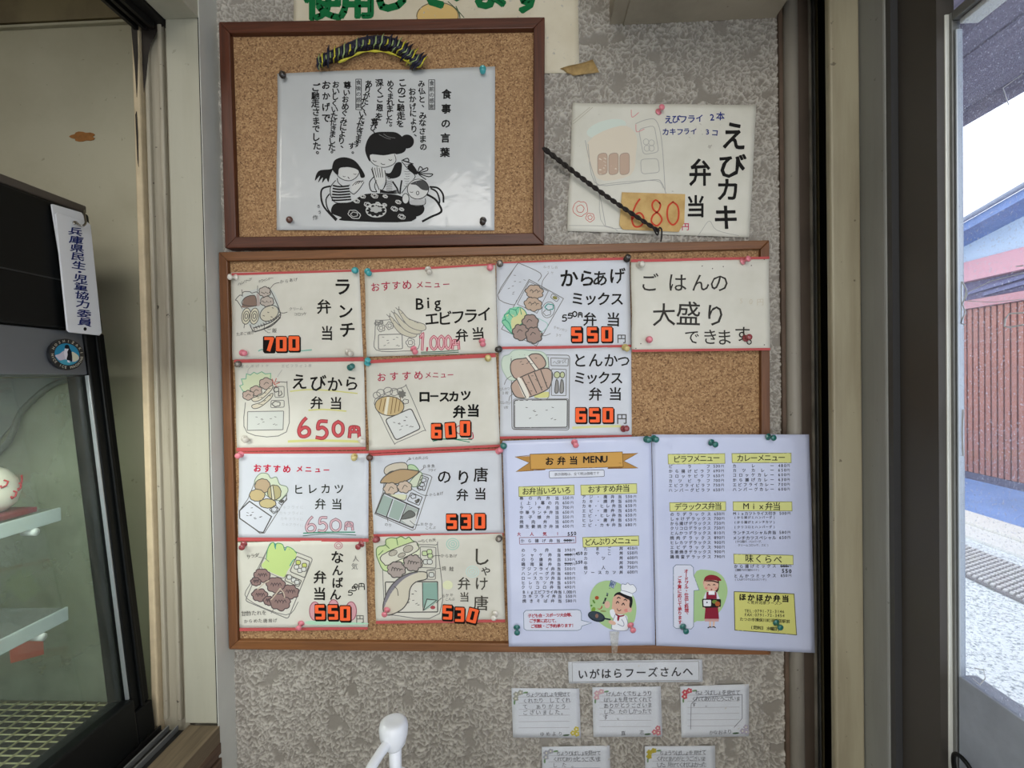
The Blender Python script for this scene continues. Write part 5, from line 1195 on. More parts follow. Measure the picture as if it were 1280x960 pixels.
for a in ([(540, 400), (558, 372), (578, 395)], [(625, 425), (645, 398), (662, 425)], [(555, 325), (575, 308), (600, 325)], [(655, 350), (680, 340), (695, 362)]): s.stroke('2c2428', 1.2, a)
s.stroke('4a3038', .9, [(555, 480), (565, 505), (590, 512), (610, 495)])
s.fill('e6e9f0', [(445, 510), (500, 490), (540, 560), (690, 580), (710, 680), (700, 800), (500, 805), (480, 720), (500, 640), (460, 590)]); s.stroke('8a90a8', .8, [(530, 560), (480, 700), (490, 795), (700, 805), (712, 690), (680, 585)])
s.fill('8e2a3c', [(525, 552), (590, 580), (660, 570), (655, 590), (585, 605), (540, 580)]); s.fill('8e2a3c', [(560, 595), (590, 600), (575, 665), (555, 650)]); s.fill('d9b3a0', ell(480, 690, 58, 30, 20)); s.stroke('8a90a8', .8, [(620, 640), (655, 700), (640, 745), (560, 710)])
s.done()

C = (815, 540, 6.244)
s = Sheet('printed_menu', 'laminated printed menu of pilaf, curry and deluxe lunches, right edge overhanging the board', 'menu', [(814.5, 543), (1011, 543), (1018.5, 816), (820, 806.5)], 0.0212, C, PAPER_L, 'laminated printed menus', amp=0.0018, seed=33)
heading(s, [(123, 173), (567, 168), (568, 244), (125, 249)], 'ピラフメニュー', 190, 210, 500, 200, 9.5); heading(s, [(623, 168), (1083, 164), (1084, 239), (625, 239)], 'カレーメニュー', 688, 203, 1010, 198, 9.5)
heading(s, [(136, 550), (573, 543), (574, 612), (138, 618)], 'デラックス弁当', 200, 582, 515, 576, 9.5); heading(s, [(631, 543), (1088, 543), (1090, 614), (632, 614)], 'Mix弁当', 732, 578, 970, 578, 10.5)
rows(s, [(267, 'ピラフ', '530'), (304, 'から揚げピラフ', '690'), (342, 'コロッケピラフ', '650'), (379, 'カツピラフ', '700'), (415, 'エビフライピラフ', '750'), (452, 'ハンバーグピラフ', '650')], 142, 435, 482, 520, 547)
rows(s, [(264, 'カレー', '480'), (299, 'カツカレー', '650'), (335, 'コロッケカレー', '600'), (373, 'から揚げカレー', '630'), (410, 'エビフライカレー', '700'), (447, 'ハンバーグカレー', '600')], 642, 935, 990, 1035, 1060)
rows(s, [(640, 'のりデラックス', '650'), (676, 'しゃけデラックス', '700'), (713, 'から揚げデラックス', '750'), (750, 'クリコロデラックス', '750'), (788, 'とんかつデラックス', '810'), (825, '焼肉デラックス', '890'), (862, 'ヒレカツデラックス', '900'), (898, 'エビデラックス', '900'), (934, '生姜焼きデラックス', '900'), (972, '鶏南蛮デラックス', '790')], 155, 443, 490, 527, 552)
rows(s, [(635, 'Mixカツトライス付き', '500'), (784, 'ランチスペシャル弁当', '580'), (824, 'メンチカツスペシャル', '650')], 642, 950, 998, 1038, 1065)
rows(s, [(665, '(から揚げとハンバーグ)', ''), (702, '(から揚げとメンチカツ)', ''), (740, '(クリコロとハンバーグ)', '')], 645, 950, 0, 0, 0, 3.8); s.text('(から揚げ、ハンバーグ、', 650, 852, 855, 852, 3.6, LM); s.text('クリームコロッケ、エビ)', 675, 880, 900, 880, 3.6, LM)
s.v = (815, 680, 6.244)
heading(s, [(634, 76), (1097, 86), (1098, 158), (637, 150)], '味くらべ', 755, 108, 978, 118, 11)
rows(s, [(170, 'から揚げミックス', '500'), (245, 'とんかつミックス', '650')], 650, 950, 1008, 1045, 1072); s.text('(唐揚げ2ケと鶏カツ1ケ)', 648, 198, 828, 200, 3.4, LM); s.text('(とんかつ2ケとヒレカツ1ケ)', 648, 272, 885, 274, 3.4, LM)
s.stroke('222222', 1.4, [(1000, 170), (1060, 172)]); s.text('550', 1018, 206, 1075, 208, 6.5, '111111', .025, jit=.6)
q = [(638, 368), (1105, 387), (1127, 708), (644, 668)]; s.fill('d4d27c', q, False); s.rect_out('55553c', .9, q)
s.text('ほかほか弁当', 702, 410, 1038, 424, 9, '1c1a18', .045); s.text('＜荒井河原フーズ＞', 750, 452, 1000, 460, 4.6, '3a382c', .01); s.text('TEL:0791-72-3146', 728, 518, 1022, 526, 5.2, '3a382c', .01); s.text('FAX:0791-72-3454', 728, 548, 1024, 558, 5.2, '3a382c', .01)
s.text('たつの市揖保川町河原田駅前', 695, 582, 1060, 602, 4.8, '2c2a20', .015); s.text('(定休日 水曜日)', 775, 645, 985, 664, 5, '2c2a20', .02)
s.fill('a9c890', [(325, 240), (440, 200), (540, 240), (585, 340), (570, 440), (520, 530), (430, 590), (350, 597), (322, 580)])
q = [(185, 160), (300, 160), (320, 180), (322, 240), (365, 355), (324, 360), (322, 640), (305, 660), (185, 655), (166, 640), (165, 180)]; s.fill('d6daea', q, False); s.stroke('6a7f96', .7, q, True, False)
s.text('オードブル・仕出し料理、', 264, 208, 268, 545, 5.4, 'b03040', .035); s.text('ご予算に応じて承ります', 212, 262, 216, 605, 5.4, 'b03040', .035)
s.v = (835, 700, 9.6)
s.fill('4a1c24', [(540, 200), (600, 220), (605, 330), (590, 370), (565, 370)]); s.fill('d9b09c', [(425, 230), (570, 235), (600, 290), (580, 350), (520, 375), (460, 360), (425, 320)]); s.fill('8a2430', [(425, 250), (440, 200), (500, 172), (580, 185), (635, 235), (600, 245), (545, 235), (440, 240), (425, 285)])
s.fill('4a2c2c', [(440, 240), (530, 236), (600, 260), (600, 275), (540, 255), (450, 250)]); s.stroke('3a2428', 1, [(472, 295), (485, 288), (498, 298)]); s.stroke('3a2428', 1, [(535, 295), (548, 286), (560, 295)]); s.fill('7a2c34', ell(517, 348, 10, 9)); s.fill('dd8f88', ell(455, 330, 16, 12)); s.fill('dd8f88', ell(572, 330, 14, 12))
s.fill('d9dbe4', [(440, 400), (470, 372), (570, 375), (600, 420), (600, 470), (435, 470)]); s.fill('8a2438', [(458, 375), (480, 375), (482, 412), (556, 412), (556, 376), (575, 380), (580, 460), (452, 460)], False); s.fill('f2f2f6', [(485, 365), (548, 365), (552, 402), (480, 402)], False)
s.fill('8a2438', [(445, 560), (595, 560), (608, 700), (433, 700)], False); s.fill('c9a09c', [(433, 700), (608, 700), (603, 732), (440, 732)], False); s.fill('e3c0ac', [(490, 732), (512, 732), (510, 795), (492, 795)], False); s.fill('e3c0ac', [(535, 732), (558, 732), (552, 795), (535, 795)], False)
s.stroke('2c2024', 1.2, [(475, 808), (500, 798), (516, 802)]); s.stroke('2c2024', 1.2, [(530, 800), (548, 796), (565, 808)])
s.fill('201a1a', rrect([(402, 458), (632, 462), (628, 562), (410, 570)], .2), False); s.fill('e6e8ee', rrect([(418, 472), (512, 472), (512, 548), (422, 548)], .15), False); s.fill('6f8a3c', ell(555, 495, 32, 22)); s.fill('b06038', ell(590, 520, 30, 30)); s.fill('303050', ell(463, 503, 9, 9))
s.fill('d9b09c', ell(425, 570, 12, 10)); s.fill('d9b09c', ell(610, 565, 12, 10)); s.done()

# ================================================================== TITLE STRIP AND THANK-YOU CARDS UNDER THE BOARD
R4 = (620, 810, 3.765)
s = Sheet('title_strip', 'white paper strip with bold black lettering under the large cork board', 'sign', [(710, 827), (877.5, 824), (878, 852), (711, 854)], 0.0032, R4, PAPER_W, amp=0.0006, seed=41)
s.rect_out('9a9a9a', .7, [(358, 68), (953, 62), (955, 150), (360, 158)]); prefetch('いがはらフーズさんへ', .02); s.text('いがはらフーズさんへ', 408, 122, 902, 108, 13.2, '26242a', .02); s.done()
notes = [('thank-you note with grey corner flower and yellow flower, leftmost of the upper row', [(73, 188), (392, 190), (399, 422), (80, 420)], ['ちょうりばしょを見せて', 'くれたり してくれ', 'て ありがとう', 'ございました。'], 'ゆめより', '9a9a90', 'c0b040', 42),
         ('thank-you note with pink corner flowers, middle of the upper row', [(453, 183), (775, 180), (782, 415), (458, 418)], ['げんかくでちょうり', 'ばしょを見せてくれて', 'ありがとうございま', 'した。たのしかったで', 'す。'], '直志', 'c8a0a8', 'c07078', 43),
         ('thank-you note with red corner flowers, rightmost of the upper row', [(867, 180), (1190, 170), (1190, 415), (872, 420)], ['ちょうばしょを見せて', 'くれてありがとうございま', 'す。'], 'かなおより', 'c04050', 'a8a0b0', 44),
         ('thank-you note with pale flower at the bottom edge, left one of the lower row', [(215, 465), (535, 460), (540, 700), (220, 700)], ['ちょうりばしょを見せて', 'くれてありがとうございま', 'した。'], '', 'a0a0a8', 'a0a0a8', 45),
         ('thank-you note with yellow and purple flowers, right one of the lower row', [(700, 462), (1030, 460), (1035, 700), (705, 700)], ['ちょうりばしょを見せて', 'くれてありがとうございま', 'した。見せてくれてよかった'], '', 'b0a030', 'a080b0', 46)]
prefetch('ちょうりばしを見せてくれたありがとございま。げんかのよ直志ゆめなお', 0)
for lb, q, lines, sign, fa, fb, sd in notes:
    corners = [(R4[0] + x / R4[2], R4[1] + y / R4[2]) for x, y in q]
    s = Sheet('thank_you_note', lb, 'note', corners, 0.0032, R4, PAPER_W, 'thank-you notes under the cork board', amp=0.0009, seed=sd, nu=12, nv=9)
    x0, y0 = q[0]; x1 = q[1][0]; y1 = min(q[2][1], y0 + 232); W_, H_ = x1 - x0, y1 - y0
    for k in range(1, 7): s.stroke('a9a6ae', .5, [(x0 + 34, y0 + k * H_ * .125 + 12), (x0 + W_ - 46, y0 + k * H_ * .125 + 10)], smooth=False)
    for k, t in enumerate(lines): s.text(t, x0 + 78 - (k > 0) * 14, y0 + 30 + k * 28, x0 + 78 + min(W_ - 130, len(t) * 24), y0 + 28 + k * 28, 6.6, '44444a', 0, jit=1.2)
    if sign: s.text(sign, x0 + W_ * .45, y1 - 16, x0 + W_ * .72, y1 - 20, 6, '44444a', 0, jit=1)
    for cx, cy, cc in ((x0 + 22, y0 + 28, fa), (x0 + 42, y0 + 20, fa), (x0 + 20, y0 + 48, fa)):
        s.fill(cc, bumpy(cx, cy, 13, 12, 5, .25, 0, 1)); s.fill('d8d4c0', ell(cx, cy, 4, 4))
    s.fill('6a8a60', ell(x0 + 66, y0 + 20, 12, 4, -10)); s.fill('6a8a60', ell(x0 + 14, y0 + 66, 4, 11))
    if sign:
        for cx, cy in ((x1 - 30, y1 - 22), (x1 - 14, y1 - 40), (x1 - 12, y1 - 18)):
            s.fill(fb, bumpy(cx, cy, 12, 12, 5, .25, 0, 1)); s.fill('d8d4c0', ell(cx, cy, 4, 4))
        s.fill('3f5a3c', ell(x1 - 62, y1 - 12, 16, 4, -5))
    if sd == 44: s.stroke('6a6a72', .7, [(915, 380), (918, 262), (950, 232), (1158, 218), (1158, 330), (1120, 372)], smooth=False)
    s.done()
# clear vinyl sheet over the notes
FILM = glassmat('clear_vinyl', (1, 1, 1, 1), 0.05, (0.9, 0.92, 0.95, 1), 0.10)
vin = Sheet('vinyl_sheet', 'clear glossy vinyl sheet hanging over the thank-you notes', 'vinyl sheet', [(636, 822), (948, 820), (956, 1060), (634, 1060)], 0.0065, R4, FILM, amp=0.012, seed=8, nu=40, nv=30, thick=0.0002)

vin.root.modifiers.clear()
# clear tape hanging from the first menu
tpe = Sheet('clear_tape', 'short crumpled clear tape below the chef drawing on the printed menu', 'tape', [(762, 789), (774, 789), (771, 818), (765, 818)], 0.0235, R4, glassmat('clear_tape_film', (0.98, 0.97, 0.92, 1), 0.35, (0.9, 0.89, 0.84, 1), 0.15, spec_scale=20), amp=0.002, seed=6, nu=6, nv=14, thick=0.0002)

# ================================================================== PUSH PINS
PINM = {'white': mat('pin_white', rgb(228, 222, 212), 0.3, coat=.5), 'teal': mat('pin_teal', rgb(64, 165, 170), 0.3, coat=.6), 'pink': mat('pin_pink', rgb(226, 128, 142), 0.3, coat=.5),
        'green': mat('pin_dark_green', rgb(36, 110, 104), 0.3, coat=.6), 'dark': mat('pin_dark', rgb(52, 46, 42), 0.3, coat=.5), 'grey': mat('pin_grey', rgb(128, 120, 112), 0.25, metal=.4, coat=.5),
        'yellow': mat('pin_yellow', rgb(206, 188, 122), 0.3, coat=.5), 'red': mat('pin_dark_red', rgb(150, 66, 70), 0.3, coat=.5), 'clear': mat('pin_clear', rgb(206, 200, 188), 0.15, coat=.8), 'brown': mat('pin_brown', rgb(92, 58, 46), 0.35, coat=.4)}
PROF = [(0.0000, 0.0), (0.0046, 0.0), (0.0050, 0.0006), (0.0046, 0.0013), (0.0026, 0.0018), (0.0021, 0.0034), (0.0022, 0.0062), (0.0032, 0.0078), (0.0042, 0.0088), (0.0044, 0.0104), (0.0036, 0.0116), (0.0018, 0.0122), (0.0, 0.0123)]
_pin = {}
def pin(base, head, colr, label, off=0.0145):
    if colr not in _pin:
        vs = []; fs = []; sg = 16
        for r, z in PROF:
            for k in range(sg): a = 2 * math.pi * k / sg; vs.append((r * math.cos(a), r * math.sin(a), z))
        for i in range(len(PROF) - 1):
            for k in range(sg): a = i * sg + k; b = i * sg + (k + 1) % sg; fs.append((a, b, b + sg, a + sg))
        o = link('push_pin', vs, fs, PINM[colr], smooth=True); _pin[colr] = o
        # needle, sunk in the board
        bm = bmesh.new(); bm.from_mesh(o.data); bmesh.ops.create_cone(bm, segments=6, radius1=0.0001, radius2=0.0005, depth=0.006, matrix=Matrix.Translation((0, 0, -0.003))); bm.to_mesh(o.data); bm.free()
    else:
        o = _pin[colr].copy(); COL.objects.link(o)
    b = wall_at(0).p(*base, off); h = wall_at(0).p(*head, off + 0.0105); d = (h - b).normalized()
    if d.y > -0.75: d = Vector((d.x, -max(0.75, -d.y), d.z)).normalized()
    o.location = b; o.rotation_mode = 'QUATERNION'; o.rotation_quaternion = d.to_track_quat('Z', 'Y')
    tag(o, label, 'push pin', 'push pins'); return o
PINS = [((353, 93), (357, 99.5), 'dark', 'dark pin at the top left corner of the mealtime sheet', .0150), ((603.5, 86), (603.8, 95), 'teal', 'teal pin at the top right corner of the mealtime sheet', .0150),
 ((362, 275), (362, 274), 'brown', 'round dark brown pin at the bottom left corner of the mealtime sheet', .0150), ((604, 275), (603, 279), 'dark', 'dark pin at the bottom right corner of the mealtime sheet', .0150),
 ((823, 140), (828, 133), 'pink', 'pink pin at the top of the 680 card on the wall', .0045),
 ((295, 347), (286, 346), 'white', 'white pin at the top left corner of the 700 lunch card', .013), ((444, 338), (443, 338), 'teal', 'teal pin at the top right corner of the 700 lunch card', .013),
 ((303, 441), (309, 442), 'pink', 'pink pin at the bottom left corner of the 700 lunch card', .013), ((435, 440), (441, 444), 'clear', 'clear pin at the bottom right corner of the 700 lunch card', .013),
 ((459.5, 339), (462, 343), 'teal', 'teal pin at the top left corner of the 1,000 shrimp card', .013), ((535, 336.5), (537.5, 342), 'clear', 'clear pin at the top middle of the 1,000 shrimp card', .013), ((612.5, 334.5), (613, 334), 'pink', 'pink pin at the top right corner of the 1,000 shrimp card', .013),
 ((517, 436), (520, 442), 'pink', 'pink pin on the bottom edge of the 1,000 shrimp card below the drawing', .013), ((602.5, 426), (604, 432), 'pink', 'pink pin at the bottom right of the 1,000 shrimp card', .013), ((624, 436.5), (622, 437), 'dark', 'black pin between the 1,000 shrimp card and the pork cutlet mix card', .0145),
 ((625, 330), (624.5, 328.5), 'grey', 'grey pin at the top left corner of the chicken mix card', .014), ((783.5, 324), (785, 321), 'dark', 'black pin at the top right corner of the chicken mix card', .014), ((781, 434), (784, 436), 'yellow', 'yellowish pin where the chicken mix card meets the pork cutlet mix card', .0145),
 ((799, 331), (803, 330), 'clear', 'clear pin at the top left corner of the large rice notice', .0205), ((928, 327), (937, 322.5), 'pink', 'pink pin at the top right of the large rice notice', .0205), ((811.5, 424.5), (812, 424), 'pink', 'pink pin at the bottom left of the large rice notice', .0205), ((932, 423), (937, 421), 'red', 'dark red pin over the last letter of the large rice notice', .0205),
 ((298, 455), (296.5, 455.5), 'grey', 'grey pin at the top left corner of the red 650 card', .0135), ((437.5, 459.5), (441, 457), 'green', 'green pin at the top right of the red 650 card', .0135), ((305.5, 548), (308, 551), 'clear', 'clear pin at the bottom left of the red 650 card', .0135), ((451, 549), (454, 553), 'white', 'white pin at the bottom right of the red 650 card', .0135),
 ((459.5, 454), (459.8, 449), 'teal', 'teal pin at the top left corner of the 600 loin cutlet card', .0135), ((610, 448), (610, 447), 'yellow', 'yellow pin at the top right corner of the 600 loin cutlet card', .0135), ((623, 564), (626, 562), 'pink', 'small pink pin on the red strip under the 600 card', .014),
 ((629.5, 557.5), (629, 557), 'green', 'dark green pin at the top left corner of the first printed menu', .0222), ((779, 536), (784, 535.5), 'red', 'red pin at the bottom right of the pork cutlet mix card', .0140),
 ((301, 568), (297, 570), 'pink', 'pink pin at the top left corner of the fillet cutlet card', .014), ((443, 570.5), (442.5, 573), 'yellow', 'brownish yellow pin at the top right of the fillet cutlet card', .014), ((462, 572), (462.5, 572), 'brown', 'dark brown pin between the fillet cutlet card and the seaweed card', .0145), 
 ((305, 680), (302, 685), 'red', 'red pin at the top left corner of the sweet vinegar chicken card', .0145), ((452, 680), (447, 684), 'red', 'red pin at the top right corner of the sweet vinegar chicken card', .0145), ((376.5, 779), (373, 786), 'pink', 'pink pin at the bottom middle of the sweet vinegar chicken card', .0145),
 ((471, 674), (469, 675), 'red', 'dark red pin at the top left corner of the salmon card', .0148), ((624, 673), (623, 674), 'grey', 'grey pin at the top right corner of the salmon card', .0148), ((484, 762), (480, 769), 'pink', 'bright pink pin at the bottom left of the salmon card on the fish tail', .0148), ((619, 767), (617, 773), 'white', 'white pin at the bottom right corner of the salmon card', .0148),
 ((718, 552.5), (720, 557), 'pink', 'pink pin at the top middle of the first printed menu', .0222), ((808, 549), (811, 550), 'green', 'green pin at the top right corner of the first printed menu', .0222), ((817, 548), (820.5, 549.5), 'green', 'green pin at the top left corner of the second printed menu', .0228),
 ((646, 784), (646.5, 792), 'green', 'green pin at the bottom left corner of the first printed menu', .0222), ((788, 781), (792, 789), 'pink', 'pink pin at the bottom right of the first printed menu beside the chef', .0222),
 ((889, 553), (895, 556), 'green', 'green pin at the top middle of the second printed menu', .0228), ((960, 546), (968, 547.5), 'green', 'green pin at the top right of the second printed menu', .0228), ((853.5, 783), (858, 790), 'green', 'green pin at the bottom left of the second printed menu under the speech bubble', .0228), ((970, 778), (976, 785), 'green', 'green pin on the yellow shop box of the second printed menu', .0228)]
for b, h, cc, lb, of in PINS: pin(b, h, cc, lb, of)

# ================================================================== BLACK TWINE
S2 = wall_at(0.006)
tw = empty('twine', wall_at(0.006).p(825, 292), 'twisted black twine running from the small board down to the large board', 'twine')
TW = mat('black_twine', rgb(38, 32, 30), 0.85, bump=0.6, bscale=500)
pa = wall_at(0.012).p(679, 188); pb = wall_at(0.010).p(822, 291)
for ph in (0, math.pi):
    pts = []
    for k in range(61):
        t = k / 60; p = pa.lerp(pb, t); d = (pb - pa).normalized(); n1 = Vector((0, -1, 0)); n2 = d.cross(n1)
        r = 0.0016 + 0.0004 * (1 - t); a = t * 60 + ph; pts.append(p + n1 * math.cos(a) * r + n2 * math.sin(a) * r + Vector((0, -.0075, -0.004 * math.sin(math.pi * t))))
    tube('strand', pts, [0.0021 - 0.0005 * k / 60 for k in range(61)], TW, tw, 8)
tube('loop', catmull([wall_at(.016).p(818, 288), wall_at(.017).p(822, 294), wall_at(.017).p(824, 285), wall_at(.018).p(827, 287), wall_at(.018).p(827, 296), wall_at(.018).p(826, 302)], False, 5), 0.0011, TW, tw, 8)

# ================================================================== PUMP DISPENSER
pc = P(492, 912, 0.40)
pump = empty('pump_dispenser', (pc.x, pc.y, 0.86), 'white plastic pump dispenser top at the bottom edge below the cork board', 'dispenser')
WP = mat('white_pump_plastic', rgb(225, 228, 234), 0.35, coat=.3)
def lathe(name, prof, loc, m, parent, seg=28, tilt=None):
    vs = []; fs = []
    for r, z in prof:
        for k in range(seg): a = 2 * math.pi * k / seg; v = Vector((r * math.cos(a), r * math.sin(a), z)); v = tilt @ v if tilt else v; vs.append(v + Vector(loc))
    for i in range(len(prof) - 1):
        for k in range(seg): a = i * seg + k; b = i * seg + (k + 1) % seg; fs.append((a, b, b + seg, a + seg))
    fs.append(tuple(range(seg - 1, -1, -1))); fs.append(tuple(range((len(prof) - 1) * seg, len(prof) * seg)))
    return link(name, vs, fs, m, parent, smooth=True)
tl = Matrix.Rotation(0.12, 3, 'X')
lathe('pump_head', [(0.006, -0.016), (0.0095, -0.012), (0.0118, -0.004), (0.0122, 0.002), (0.0112, 0.0065), (0.008, 0.0085), (0.003, 0.0078), (0.0005, 0.0075)], pc, WP, pump)
tube('nozzle', catmull([pc + Vector((0, -0.004, -0.004)), pc + Vector((-0.006, -0.016, -0.007)), pc + Vector((-0.013, -0.034, -0.014)), pc + Vector((-0.017, -0.045, -0.026))], False, 4), 0.0040, WP, pump, 14)
tube('stem', [pc + Vector((0.001, 0, -0.045)), pc + Vector((0.001, 0, -0.012))], 0.0052, WP, pump, 16)
lathe('collar', [(0.0125, -0.075), (0.0125, -0.044), (0.0115, -0.041), (0.0075, -0.0405), (0.0075, -0.044)], pc + Vector((.001, 0, 0)), WP, pump)
lathe('bottle', [(0.030, 0.861 - pc.z), (0.032, 0.87 - pc.z), (0.032, -0.11), (0.027, -0.085), (0.0175, -0.073), (0.0175, -0.0685), (0.013, -0.068)], pc + Vector((.001, 0, 0)), mat('bottle_plastic', rgb(200, 206, 200), 0.25, coat=.5), pump)
sbox('shelf_ledge', XL + 0.001, XR - 0.03, -0.40, -0.001, 0.82, 0.86, mat('ledge_paint', rgb(140, 134, 124), 0.6))

# ================================================================== REFRIGERATED SHOWCASE IN THE OPENING
yF = -0.052
At = P(112, 268, 0.72 + yF); Bt = P(187, 873, 0.72 + yF)
dv = (Bt - At).normalized()                    # down the leaning front
nF = dv.cross(Vector((0, 1, 0))).normalized()
if nF.x < 0: nF = -nF
SF = Surf(At, nF)
case = empty('display_case', (Bt.x - 0.25, -0.45, Bt.z - 0.05), 'black refrigerated display case with leaning glass front in the left opening', 'display case')
YN = -0.93; XB = -1.15
def cb(t, inset=0.0, y=yF): # point on the front plane, t down the front in metres, inset backwards
    p = At + dv * t - nF * inset; return Vector((p.x, y, p.z))
def front_t(py, px): # t of a photograph point on the front plane
    return (SF.p(px, py) - At).dot(dv)
tot = (Bt - At).length
t1 = front_t(416, 125); t2 = front_t(468, 116); tb = tot
def slab(name, ta, tb_, y0, y1, i0, i1, m, bev=0.0, parent=None):
    q = [cb(ta, i0, y0), cb(tb_, i0, y0), cb(tb_, i1, y0), cb(ta, i1, y0)]
    return prism(name, q, (0, y1 - y0, 0), m, parent or case, bev)
# head box reaches back level
hq = [cb(0, 0, yF), cb(t1, 0, yF), Vector((XB, yF, cb(t1).z)), Vector((XB, yF, At.z))]
prism('header', hq, (0, YN - yF, 0), BLACK, case, 0.004)
box('top_panel', XB, At.x - 0.004, YN, yF, At.z + 0.0005, At.z + 0.012, mat('brown_grey_metal', rgb(82, 74, 66), 0.5), case, 0.002)
slab('seam', front_t(352, 90), front_t(352, 90) + 0.0016, YN, yF - 0.014, -0.0006, 0.003, mat('seam_grey', rgb(40, 42, 44), 0.4), 0)
mp_ = slab('metal_panel', t1 + 0.0008, t2, YN, yF - 0.030, 0.004, 0.03, mat('grey_case_metal', rgb(116, 120, 126), 0.38, metal=0.55, var=0.06, vscale=12), 0.001)
# frame: far stile in two steps with bright trim, bottom rail
slab('far_stile', t1 + 0.0008, tb, yF - 0.030, yF, 0.0, 0.035, BLACK, 0.002)
slab('far_stile_lip', t1 + 0.0008, tb, yF - 0.0175, yF - 0.0125, -0.004, -0.0004, BLACK, 0.001)
slab('trim_strip', t2 + 0.001, tb - 0.02, yF - 0.0325, yF - 0.0303, 0.001, 0.006, mat('bright_trim', rgb(168, 174, 178), 0.3, metal=.6), 0.0005)
slab('bottom_rail', tb - 0.020, tb + 0.045, YN, yF - 0.0305, -0.006, 0.03, BLACK, 0.003)
slab('far_foot', tb + 0.0005, tb + 0.045, yF - 0.03, yF, -0.004, 0.035, BLACK, 0.002)
slab('front_glass', t2 + 0.001, tb - 0.0205, YN, yF - 0.033, 0.010, 0.014, GLASS_CASE)
zb = Bt.z
base = box('base', XB, Bt.x - 0.034, YN, yF, zb - 0.09, zb - 0.008, BLACK, case, 0.003)
# far side glass, a dark curved reflection built as solid shapes, the inner lining
q = [cb(t2, 0.036), cb(tb - 0.001, 0.036), Vector((XB, yF, Bt.z + 0.0)), Vector((XB, yF, cb(t2).z))]
prism('side_glass', [p + Vector((0, -0.004, 0)) for p in q], (0, 0.003, 0), glassmat('side_glass', (0.90, 0.95, 0.90, 1), 0.55, (0.66, 0.70, 0.60, 1), 0.05, spec_scale=.4), case)
hw = [cb(t2 - 0.02, 0.036), cb(t2 + 0.012, 0.036)]
tube('reflection_rim', catmull([Vector((XB, yF - 0.010, cb(t2).z - 0.20)), Vector((At.x - 0.17, yF - 0.010, cb(t2).z - 0.125)), Vector((At.x - 0.10, yF - 0.010, cb(t2).z - 0.05)), Vector((At.x - 0.05, yF - 0.010, cb(t2).z - 0.012)), Vector((At.x + 0.0, yF - 0.010, cb(t2).z - 0.006))], False, 5), 0.004, mat('reflection_rim_grey', rgb(74, 80, 74), 0.5), case, 10)
pts = [(-0.02, -0.003), (0.0 - 0.05, -0.012), (-0.10, -0.05), (-0.17, -0.125)]
pl = [Vector((At.x + a, yF - 0.006, cb(t2).z + b)) for a, b in pts] + [Vector((XB, yF - 0.006, cb(t2).z - 0.20)), Vector((XB, yF - 0.006, cb(t2).z - 0.002))]
prism('side_reflection_shape', pl, (0, -0.002, 0), mat('reflection_grey', rgb(96, 102, 100), 0.5), case)  # solid grey shape stands in for a reflection in the glass
box('back_wall', XB - 0.02, XB, YN, yF, zb - 0.09, At.z, mat('case_lining', rgb(150, 156, 148), 0.5), case)
box('near_side', XB, Bt.x - 0.05, YN - 0.012, YN, zb - 0.09, At.z, BLACK, case)
cl_ = area('case_fill_light', (At.x - 0.10, -0.45, cb(t2).z - 0.01), (At.x - 0.14, -0.40, zb), 0.8, 0.03, 3.0, (0.95, 1.0, 0.93))  # added fill light to brighten the inside of the case
cl_.rotation_euler.z += 0
# wire rack on the case floor
rack = bpy.data.objects.new('wire_rack', None); COL.objects.link(rack); rack.parent = case; rack.location = (0, 0, 0)
WR = mat('cream_wire', rgb(214, 208, 160), 0.4, coat=.3)
zr_ = zb + 0.0
xe = Bt.x - 0.040
for k in range(26):
    x = xe - 0.004 - k * 0.020
    if x > XB: tube('wire', [(x, YN + 0.02, zr_ + 0.0012), (x, yF - 0.012, zr_ + 0.0012)], 0.0012, WR, None, 6).parent = rack
for k in range(44):
    y = yF - 0.014 - k * 0.0115
    tube('wire', [(XB + 0.01, y, zr_ - 0.0008), (xe, y, zr_ - 0.0008)], 0.0009, WR, None, 6).parent = rack
rack.matrix_parent_inverse = Matrix.Translation(-case.location)
box('drip_tray', XB + 0.005, xe, YN + 0.01, yF - 0.008, zb - 0.0078, zb - 0.006, mat('tray_dark', rgb(58, 56, 50), 0.6), case)
# acrylic shelves on white pegs
ACR = glassmat('acrylic', (0.93, 0.96, 0.97, 1), 0.30, (0.85, 0.90, 0.92, 1), 0.1)
ACE = mat('acrylic_edge', rgb(188, 200, 202), 0.3, coat=.5)
def shelf(px, py, w_, thick_px):
    e = SF.p(px, py, -0.06); x1 = e.x; y1 = e.y; z1 = e.z
    sh = box('shelf', x1 - 0.28, x1, YN + 0.02, y1, z1 - 0.004, z1 + 0.0, ACR, case, 0)
    box('edge_lip', x1 - 0.0, x1 + 0.004, YN + 0.02, y1, z1 - 0.016, z1 + 0.002, ACE, None, 0.001).parent = sh
    sh.children[0].matrix_parent_inverse = Matrix.Translation(Vector((0, 0, 0)))
    tube('peg', [(x1 - 0.012, y1 - 0.035, z1 - 0.0205), (x1 + 0.0055, y1 - 0.035, z1 - 0.0205)], 0.0048, mat('white_peg', rgb(222, 226, 226), 0.35, coat=.4), case, 14)
    return Vector((x1, y1, z1))
E1 = shelf(73, 636, .2, 8)
E2 = shelf(82, 760, .2, 8)
